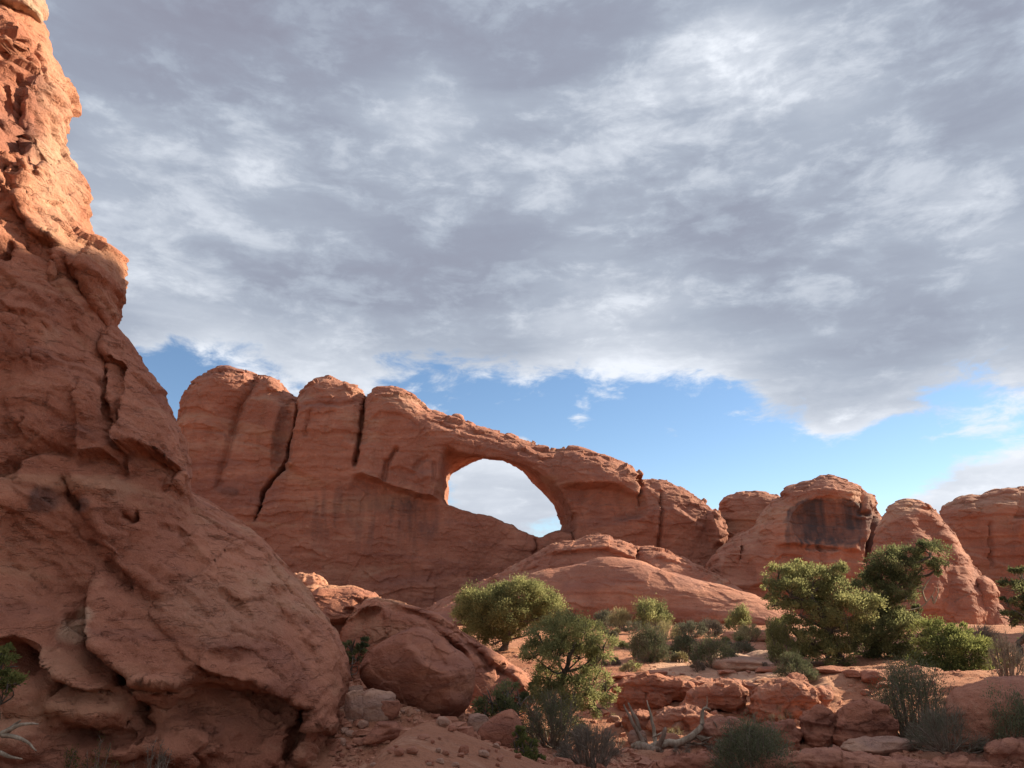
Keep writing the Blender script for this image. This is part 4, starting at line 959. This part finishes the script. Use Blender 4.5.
def juniper(name, label, cat, group, Y, base, trunk, clumps, mat, r0=.11, dens=1.0, leaf=.055, bark=None, dead=(), spiky=.35, rs=1.08):
    """trunk: photo points up the stem; clumps: (px, py, radius in px, depth offset in m[, tint bias])"""
    k = Y / FPX; bark = bark or M_BARK
    b = at(*base, Y); b[2] = terrain_fine(np.array([b[0]]), np.array([Y]))[0] - .05
    e = empty(name, b, label, cat, group)
    tp = [b] + [at(px, py, Y + .12 * rng.normal()) for px, py in trunk]
    tubes_mesh('trunk', [(tp, np.linspace(r0, r0 * .35, len(tp)), 9)], bark, e)
    L = Leaves(); limbs = []; tp = np.array(tp)
    for cl in clumps:
        px, py, r, dy = cl[:4]; bias = cl[4] if len(cl) > 4 else 0
        c = at(px, py, Y + dy); r = r * k * rs
        q = tp[1:] if len(tp) > 2 else tp
        j = np.argmin(np.linalg.norm(q - c, axis=1) + 2.0 * np.maximum(0, q[:, 2] - c[2] + r)); s = q[j]
        mid = (s + c) / 2 + rng.normal(size=3) * .12 * np.linalg.norm(c - s) + (0, 0, -.08 * np.linalg.norm(c - s))
        limbs.append([s, mid, c + (0, 0, -.2 * r), c + rng.normal(size=3) * .3 * r])
        tw = []
        for _ in range(5):
            dv = unit(rng.normal(size=3) + (0, 0, .4)); tw.append(([c - (0, 0, .3 * r), c + dv * r * .5, c + dv * r * .95], (.014, .010, .004), 4))
        limbs[-1] = (limbs[-1], tw)
        foliage_clump(L, c, r, int(dens * 1300 * max(r / .45, .45) ** 2), leaf, bias=bias, spiky=spiky)
    for pts, tw in limbs:
        tubes_mesh('branch', [(pts, (r0 * .30, r0 * .22, r0 * .14, .010), 6)] + tw, bark, e)
    for pts in dead:
        tubes_mesh('dead_branch', [([at(px, py, Y + dy) for px, py, dy in pts], np.linspace(.03, .008, len(pts)), 5)], M_DEAD, e)
    L.build('crown', mat, e)
    return e

def bush(name, label, px, py, w, h, mat, cat='bush', group=None, stems=26, n=1500, leaf=None, twigs=500, kind='leafy', lean=0.0, stem_mat=None, Y=None, bare=.12):
    g = ground_at(px, py) if Y is None else None
    if g is None:
        g = at(px, py, Y); g[2] = terrain_fine(np.array([g[0]]), np.array([Y]))[0]
    k = g[1] / FPX; rx = w * k / 2; hz = h * k
    lf = (leaf or max(.026, 1.5 * k)) * .85
    e = empty(name, g, label, cat, group)
    st = []; ends = []
    for i in range(stems):
        a = rng.uniform(0, 2 * np.pi); q = rng.uniform(0, 1) ** .55; zt = max(.12, 1 - q ** 2.6) ** .6
        end = g + (math.cos(a) * q * rx + lean * hz, math.sin(a) * q * rx * .8, hz * (zt * rng.uniform(.72, 1.06)))
        b0 = g + (math.cos(a) * q * rx * .3 + rng.normal() * .08 * rx, math.sin(a) * q * rx * .25, -.03)
        mid = b0 + (end - b0) * (.6, .6, .45) + rng.normal(size=3) * .09 * rx
        st.append(([b0, mid, end], (.012 + .02 * rx, .007 + .008 * rx, .003), 4)); ends.append((mid, end))
    tubes_mesh('stems', st, stem_mat or M_DEADBR, e)
    ends = np.array(ends); L = Leaves(); n = int(n * 3.2); stems = len(st)
    wi = rng.integers(0, stems, n); t = rng.uniform(bare, 1.08, n)[:, None] ** .7
    p = ends[wi, 0] * (1 - t) + ends[wi, 1] * t + rng.normal(size=(n, 3)) * (rx * .13, rx * .13, hz * .08)
    p[:, 2] = np.maximum(p[:, 2], g[2] + .02)
    out = unit(p - g)
    tint = .45 + rng.normal(size=stems)[wi] * .16 + rng.normal(size=n) * .15
    L.add(p, unit(out + (0, 0, .35) + rng.normal(size=(n, 3)) * (.35 if kind != 'grassy' else .15)), lf * rng.uniform(.7, 1.6, n) * (1.1 if kind != 'grassy' else 1.9), lf * (.30 if kind == 'leafy' else .14), tint)
    L.build('foliage', mat, e)
    if twigs:
        T = Leaves(); wi = rng.integers(0, stems, twigs); t = rng.uniform(.2, 1, twigs)[:, None]
        p = ends[wi, 0] * (1 - t) + ends[wi, 1] * t; out = unit(p - g + (0, 0, .2 * hz))
        T.add(p, out + rng.normal(size=(twigs, 3)) * .45, rx * rng.uniform(.15, .45, twigs), max(.0035, .22 * k), rng.uniform(0, 1, twigs)); T.build('twigs', M_GREY, e)
    return e

G_J = 'junipers among the rocks'
juniper('juniper_tree', 'round bushy juniper with forked trunk behind the long rock ridge', 'tree', G_J, 30.0, (502, 655), [(506, 640), (512, 622), (520, 608)],
        [(480, 606, 20, -.2), (498, 598, 17, .3), (520, 596, 19, 0, .1), (541, 600, 17, .3, .12), (553, 608, 13, 0, .15), (470, 618, 14, .2), (488, 620, 18, -.4), (506, 612, 16, -.5), (531, 616, 16, .3), (478, 634, 13, 0, .05), (514, 630, 12, .4), (495, 640, 12, -.3), (541, 622, 10, .2), (465, 604, 9, 0), (508, 590, 9, .2, .1)],
        M_JUN, r0=.15, dens=1.6, leaf=.058, rs=1.15)
juniper('juniper_tree', 'umbrella shaped juniper in front of the rock ridge, with a lower tier of foliage', 'tree', G_J, 15.5, (563, 728), [(564, 706), (560, 690), (565, 672), (570, 655), (576, 642)],
        [(546, 640, 18, 0), (566, 632, 19, .1, .08), (586, 636, 18, 0, .1), (602, 646, 12, 0, .08), (534, 652, 12, 0), (556, 654, 14, -.3), (580, 654, 13, .2), (596, 660, 9, .2),
         (548, 676, 13, .2), (590, 684, 16, 0, .05), (606, 690, 9, .2, .1), (574, 692, 15, -.2), (552, 698, 16, -.1), (536, 706, 12, .1), (596, 704, 13, 0), (568, 712, 14, -.2), (540, 688, 9, .2, .1)],
        M_JUN, r0=.075, dens=3.0, leaf=.036, rs=1.25)
juniper('juniper_tree', 'wide dark juniper left of the tallest tree, leaning trunk', 'tree', G_J, 25.0, (842, 672), [(836, 650), (830, 630), (822, 612), (812, 596)],
        [(778, 576, 13, 0, .1), (795, 574, 14, .3), (812, 578, 15, 0, .06), (834, 574, 12, .2), (790, 592, 16, -.4, -.08), (812, 598, 17, .3, -.15), (838, 592, 18, 0, -.12), (776, 602, 11, .2), (800, 612, 14, -.4, -.05),
         (822, 614, 15, .4), (846, 612, 20, -.6, .14), (862, 604, 15, -.5, .12), (830, 630, 14, -.3), (812, 640, 14, -.4), (790, 626, 13, .2), (826, 654, 13, -.6, .05), (850, 636, 16, .2, -.08), (800, 650, 12, 0), (842, 656, 11, -.5, .14), (770, 588, 7, .2)],
        M_JUN, r0=.19, dens=1.35, leaf=.055, rs=1.18)
juniper('juniper_tree', 'tallest dark juniper with a bare forked branch, before the sunlit cone', 'tree', G_J, 26.0, (872, 678), [(874, 650), (880, 625), (888, 600), (893, 580), (897, 565)],
        [(890, 562, 17, 0, -.12), (906, 556, 13, .3, -.15), (930, 552, 14, .1, -.2), (938, 566, 10, 0, -.2), (922, 566, 11, .3, -.18), (880, 576, 16, .3, -.15), (868, 588, 14, .4, -.1), (898, 580, 17, 0, -.08), (906, 594, 13, -.5, .06), (888, 596, 14, 0, -.1),
         (872, 612, 16, .2, -.1), (880, 634, 18, -.6, .08), (900, 630, 18, -.7, .1), (922, 632, 15, -.6, .1), (936, 640, 12, -.3, .05), (884, 656, 16, -.5, 0), (904, 656, 15, -.6, .02), (866, 650, 15, 0, -.1), (894, 618, 12, -.2, 0), (858, 628, 12, .3, -.1), (918, 612, 8, .3, -.1), (866, 664, 12, .2, -.1)],
        M_DKJ, r0=.20, dens=1.3, leaf=.055, rs=1.16,
        dead=[[(890, 612, 0), (906, 611, 0), (922, 606, .1), (932, 596, .1), (936, 586, .1)], [(926, 602, .1), (922, 590, .1), (918, 580, .1), (916, 574, .1)], [(922, 590, .1), (927, 582, .2), (932, 576, .2)], [(932, 596, .1), (934, 604, .1), (938, 592, .15), (937, 584, .15)]])
juniper('juniper_tree', 'dark sparse juniper cut by the right edge of the view', 'tree', G_J, 24.0, (1012, 682), [(1014, 662), (1022, 645), (1030, 625), (1030, 600)],
        [(1016, 588, 13, 0, -.15), (1026, 600, 14, .2, -.15), (1008, 604, 9, 0, -.15), (1022, 576, 10, .2, -.1), (1010, 618, 9, .1, -.15), (1034, 620, 16, 0, -.1), (1040, 590, 18, .2, -.1), (1046, 640, 16, 0, -.1)],
        M_DKJ, r0=.12, dens=1.0, leaf=.060)
juniper('juniper_shrub', 'dense bright green juniper shrub right of the tallest tree', 'bush', G_J, 22.0, (962, 690), [(960, 676), (955, 664)],
        [(930, 634, 14, .5, .1), (950, 642, 15, .2), (944, 658, 17, 0, -.1), (966, 654, 17, -.2, .12), (984, 656, 15, 0, .14), (996, 668, 12, 0, .1), (930, 670, 13, -.2, -.1), (950, 676, 15, -.4, -.08), (972, 674, 16, -.4), (988, 678, 11, -.2), (936, 648, 12, .3), (916, 662, 11, .2, -.05), (958, 632, 9, .4, .1)],
        M_JUN2, r0=.07, dens=1.5, leaf=.050, spiky=.2, rs=1.25)
juniper('juniper_shrub', 'green juniper shrub at the left edge beside the cliff foot', 'bush', G_J, 8.7, (-8, 762), [(-4, 728), (0, 705)],
        [(2, 668, 13, 0, .1), (-14, 660, 18, .1, .1), (8, 682, 11, -.1, .1), (-6, 690, 16, 0, .05), (-20, 680, 16, .1), (2, 656, 10, 0, .15), (-28, 700, 16, 0)],
        M_JUN2, r0=.03, dens=2.6, leaf=.030,
        dead=[[(-6, 738, 0), (6, 730, 0), (18, 725, 0), (30, 723, 0), (38, 724, .1)], [(2, 734, 0), (14, 737, 0), (26, 742, 0), (36, 751, -.1)], [(8, 729, 0), (14, 724, .1), (20, 720, .1)], [(-10, 752, 0), (6, 756, 0), (22, 759, 0)]])
juniper('juniper_shrub', 'dark green juniper shrub at the right foot of the rock ridge', 'bush', G_J, 13.2, (505, 722), [(503, 712), (505, 702)],
        [(492, 700, 13, 0), (508, 694, 13, .1), (520, 702, 11, 0), (500, 710, 12, -.1, -.05), (516, 714, 11, -.1), (486, 712, 8, 0)], M_DKJ, r0=.04, dens=2.2, leaf=.036)
juniper('juniper_shrub', 'small bright green juniper beside the squarish boulder', 'bush', G_J, 10.8, (526, 782), [(525, 765), (524, 752)],
        [(520, 738, 8, 0, .05), (530, 748, 10, 0), (516, 752, 10, -.05), (526, 762, 12, -.05), (538, 762, 7, 0), (512, 766, 8, 0), (521, 730, 4, 0, .1)], M_JUN2, r0=.025, dens=4.5, leaf=.022, spiky=.2)
juniper('juniper_shrub', 'dark bush in the gap between the cliff and the boulder', 'bush', G_J, 15.5, (350, 690), [(350, 675), (352, 664)],
        [(346, 668, 11, 0), (358, 658, 10, .1), (352, 648, 9, .1), (362, 644, 6, .1), (344, 680, 9, 0)], M_DKJ, r0=.03, dens=2.2, leaf=.040)

G_B = 'desert bushes on the red soil'
bush('bush', 'two lobed dark green grey bush at the bottom edge right of the dead tree', 756, 780, 78, 50, M_BLACKB, group=G_B, n=5200, stems=60, twigs=700, leaf=.024)
bush('bush', 'tall grey green bush with bare top twigs beside the slickrock hump', 918, 748, 84, 74, M_BLACKB, group=G_B, n=5200, stems=60, twigs=900, leaf=.026)
bush('bush', 'low round dark bush in front of the slickrock hump', 950, 752, 66, 38, M_SAGE, group=G_B, n=2600, stems=60, twigs=1400, kind='grassy', leaf=.022)
bush('bush', 'leafy dark bush overlapping the slickrock hump at the right edge', 1014, 757, 54, 56, M_BLACKB, group=G_B, n=3600, stems=50, twigs=500, leaf=.028, bare=.1)
bush('bush', 'grey brown dead bush below the umbrella juniper', 592, 768, 58, 36, M_GREY, group=G_B, n=1800, stems=50, twigs=1300, kind='grassy', leaf=.02)
bush('bush', 'grey bush to the left under the umbrella juniper', 552, 748, 70, 44, M_BLACKB, group=G_B, n=2600, stems=50, twigs=1200, leaf=.026)
bush('bush', 'dark twiggy bush with a dead stub on the bare rise', 648, 662, 42, 30, M_BLACKB, group=G_B, n=2200, stems=40, twigs=900)
bush('bush', 'small dark round bush between two larger ones on the rise', 686, 655, 26, 17, M_BLACKB, group=G_B, n=1300, stems=30, twigs=500)
bush('bush', 'dark low bush above the flat grey pink slabs', 714, 668, 40, 28, M_BLACKB, group=G_B, n=1900, stems=40, twigs=900)
bush('bush', 'small bush left of the flat grey pink slab', 740, 656, 26, 14, M_SAGE, group=G_B, n=900, stems=24, twigs=500)
bush('bush', 'green leafy bush against the front slickrock mound', 652, 629, 38, 27, M_JUN, group=G_B, n=2600, stems=36, twigs=200)
bush('bush', 'straw yellow bush left of the green one under the mound', 622, 630, 24, 18, M_RABBIT, group=G_B, n=900, stems=24, twigs=120, kind='grassy')
bush('bush', 'straw yellow bush right of the green one under the mound', 664, 640, 30, 16, M_RABBIT, group=G_B, n=800, stems=24, twigs=120, kind='grassy')
bush('bush', 'pale grey sagebrush right of the round bushy juniper', 588, 624, 36, 15, M_SAGE, group=G_B, n=1500, stems=30, twigs=300)
bush('bush', 'green bush behind the pale grey sagebrush', 584, 620, 24, 16, M_JUN, group=G_B, n=1000, stems=24, twigs=100)
bush('bush', 'tan bush in the middle of the row under the mound', 692, 637, 32, 14, M_SAGE, group=G_B, n=900, stems=24, twigs=400)
bush('bush', 'second tan bush in the row under the mound', 712, 636, 26, 14, M_GREY, group=G_B, n=700, stems=24, twigs=400)
bush('bush', 'yellow green bush at the right end of the row under the mound', 740, 632, 26, 22, M_JUN, group=G_B, n=1300, stems=26, twigs=120)
bush('bush', 'straw bush below the yellow green one', 750, 642, 30, 14, M_RABBIT, group=G_B, n=700, stems=24, twigs=150, kind='grassy')
bush('bush', 'light green bush at the left foot of the wide dark juniper', 780, 666, 34, 38, M_JUN, group=G_B, n=2400, stems=30, twigs=700, bare=.5)
bush('bush', 'little green bush below the wide dark juniper', 796, 680, 36, 22, M_BLACKB, group=G_B, n=1600, stems=30, twigs=200)
bush('bush', 'pale straw bush on the crest behind the ridge boulder', 425, 616, 36, 18, M_RABBIT, group=G_B, n=900, stems=24, twigs=200, Y=33)
bush('bush', 'green bush among straw on the crest behind the ridge boulder', 416, 612, 16, 15, M_JUN, group=G_B, n=500, stems=16, twigs=60, Y=32)
bush('bush', 'bare grey twiggy bush at the right edge above the slickrock hump', 1008, 684, 40, 46, M_GREY, group=G_B, n=200, stems=34, twigs=1200, kind='grassy')
bush('bush', 'grey bush between the bright shrub and the cone', 972, 648, 60, 18, M_GREY, group=G_B, n=700, stems=40, twigs=900, kind='grassy')
bush('bush', 'short grassy bush at the far left of the row under the mound', 605, 628, 24, 16, M_SAGE, group=G_B, n=800, stems=24, twigs=200)
bush('sapling', 'tiny green sprig at the bottom edge below the left cliff', 64, 790, 30, 34, M_JUN2, cat='plant', group=G_B, n=300, stems=14, twigs=60, leaf=.02)
bush('sapling', 'tiny bare twigs with one green tip at the bottom edge of the cliff', 96, 790, 34, 40, M_JUN2, cat='plant', group=G_B, n=120, stems=14, twigs=160, leaf=.02)
bush('sapling', 'bare dry twigs at the bottom edge, right of the green sprig', 150, 788, 40, 36, M_GREY, cat='plant', group=G_B, n=60, stems=14, twigs=220, leaf=.02)

for i in range(48):
    r_ = np.random.default_rng(900 + i); x_ = r_.uniform(545, 815); w_ = r_.uniform(7, 17)
    bush('low_scrub', 'small low desert scrub plant on the bare soil below the mounds', x_, r_.uniform(624, 676), w_, w_ * r_.uniform(.4, .7), [M_SAGE, M_RABBIT, M_BLACKB, M_GREY, M_JUN][i % 5], cat='plant', group='low scrub below the mounds', n=260, stems=12, twigs=90)
for i in range(16):
    r_ = np.random.default_rng(950 + i); x_ = r_.uniform(600, 900); w_ = r_.uniform(9, 20)
    bush('grass_tuft', 'little dry tuft growing between the ledge rocks', x_, r_.uniform(690, 760), w_, w_ * r_.uniform(.5, .8), [M_RABBIT, M_GREY, M_SAGE][i % 3], cat='plant', group='dry tufts among the ledge rocks', n=130, stems=12, twigs=120, kind='grassy', leaf=.02)

# ------------------------------------------------------------------ dead tree in the wash
def dead_tree():
    g = ground_at(664, 750); Y = g[1]
    e = empty('dead_tree', g, 'bleached fallen dead tree with upright broken limbs lying in the wash', 'dead tree')
    k = Y / FPX
    def T(name, pts, r, mat): tubes_mesh(name, [([at(px, py, Y + dy) for px, py, dy in pts], np.array(r) * k * .55, 9)], mat, e)
    T('trunk', [(632, 746, .1), (644, 746, 0), (656, 745, -.05), (668, 743, 0), (684, 741, 0), (694, 735, 0), (702, 725, .05), (703, 711, .05), (706, 707, .05), (711, 709, .05)], (4, 8, 7.5, 6, 5, 4.6, 3.8, 2.6, 2.2, 1.4), M_DEAD)
    T('root_plate', [(636, 750, .05), (648, 749, -.1), (660, 750, -.12)], (5, 8, 5), M_DEADBR)
    T('branch', [(643, 744, 0), (635, 727, .05), (629, 714, .05), (624, 705, .1)], (4.5, 3.2, 2.3, 1.0), M_DEADBR)
    T('branch', [(646, 742, .1), (640, 728, .2), (635, 716, .2), (628, 703, .25)], (4.5, 3.8, 3.2, 1.6), M_DEADBR)
    T('branch', [(655, 742, .05), (653, 728, .15), (650, 714, .15), (647, 701, .2)], (4.0, 3.0, 2.2, 1.0), M_DEAD)
    T('branch', [(658, 751, -.1), (662, 741, -.15), (665, 729, -.15)], (5, 4.2, 2.6), M_DEADBR)
    T('branch', [(707, 707, .05), (707.5, 702, .05), (707, 696, .05)], (1.2, .8, .4), M_DEAD)
    T('branch', [(682, 740, .05), (698, 737, .1), (712, 738, .1), (719, 731, .1), (721, 720, .1)], (3.4, 3.2, 2.6, 2.0, .9), M_DEAD)
    T('branch', [(718, 732, .1), (717, 726, .05), (714, 721, .05)], (1.5, 1.2, .7), M_DEAD)
    T('branch', [(712, 738, .1), (720, 740, .05), (730, 737, .05)], (2.0, 1.6, .8), M_DEAD)
    T('branch', [(716, 734, .1), (722, 729, .15), (724, 722, .15), (722, 717, .2)], (1.6, 1.2, .9, .4), M_DEAD)
    T('branch', [(658, 752, -.1), (674, 754, -.15), (688, 752, -.1)], (3, 2.4, 1.2), M_DEADBR)
    T('branch', [(694, 736, .05), (704, 742, .1), (712, 746, .05)], (2.0, 1.6, .7), M_DEAD)
    for i in range(16):
        x, y = rng.uniform(640, 728), rng.uniform(736, 752); a = rng.uniform(-.5, .9); l = rng.uniform(8, 22)
        T('branch', [(x, y, .1), (x + l * .5, y - l * .5 * math.sin(a) + rng.normal() * 1.5, .1 * rng.normal()), (x + l, y - l * math.sin(a), .1)], (1.8, 1.2, .5), [M_DEAD, M_DEADBR][i % 2])
dead_tree()

# ------------------------------------------------------------------ pebbles and litter on the ground
def pebbles():
    n = 9000; Vs, Fs = [], []
    px = rng.uniform(330, 1040, n * 3); py = 655 + 125 * rng.uniform(0, 1, n * 3) ** .75
    a = (px - 512) / FPX; bb = (384 - py) / FPX
    dy = CP - bb * SP; dz = SP + bb * CP
    t = (EYE[2] + .45) / -dz; x = a * t; y = dy * t
    dens = fbm(np.stack([x, y, x * 0], 1) / 1.1 + 5, 3); keep = (dens + rng.uniform(-.3, .3, len(x)) > -.02) | (x < .5)
    x, y = x[keep][:n], y[keep][:n]; z = terrain_fine(x, y)
    s = rng.lognormal(math.log(.022), .65, len(x)); s = np.clip(s, .010, .12)
    ico = np.array([(-1, -1, -.7), (1, -1, -.7), (1, 1, -.7), (-1, 1, -.7), (-.7, -.7, .6), (.8, -.6, .5), (.6, .8, .7), (-.8, .6, .6)])
    fc = np.array([(0, 3, 2, 1), (4, 5, 6, 7), (0, 1, 5, 4), (1, 2, 6, 5), (2, 3, 7, 6), (3, 0, 4, 7)])
    R = rng.uniform(0, 6.28, len(x)); sh = rng.uniform(.6, 1.4, (len(x), 3)) * (1, .9, .6)
    V = ico[None] * sh[:, None] * s[:, None, None] + rng.normal(size=(len(x), 8, 3)) * s[:, None, None] * .18
    c, sn = np.cos(R)[:, None], np.sin(R)[:, None]
    V = np.stack([V[..., 0] * c - V[..., 1] * sn, V[..., 0] * sn + V[..., 1] * c, V[..., 2]], -1) + np.stack([x, y, z + s * .25], -1)[:, None]
    F = fc[None] + np.arange(len(x))[:, None, None] * 8
    me = mk_mesh('pebbles', V.reshape(-1, 3), F.reshape(-1, 4), False)
    tag(link('pebbles', me, M_LEDGE), kind='stuff')
pebbles()
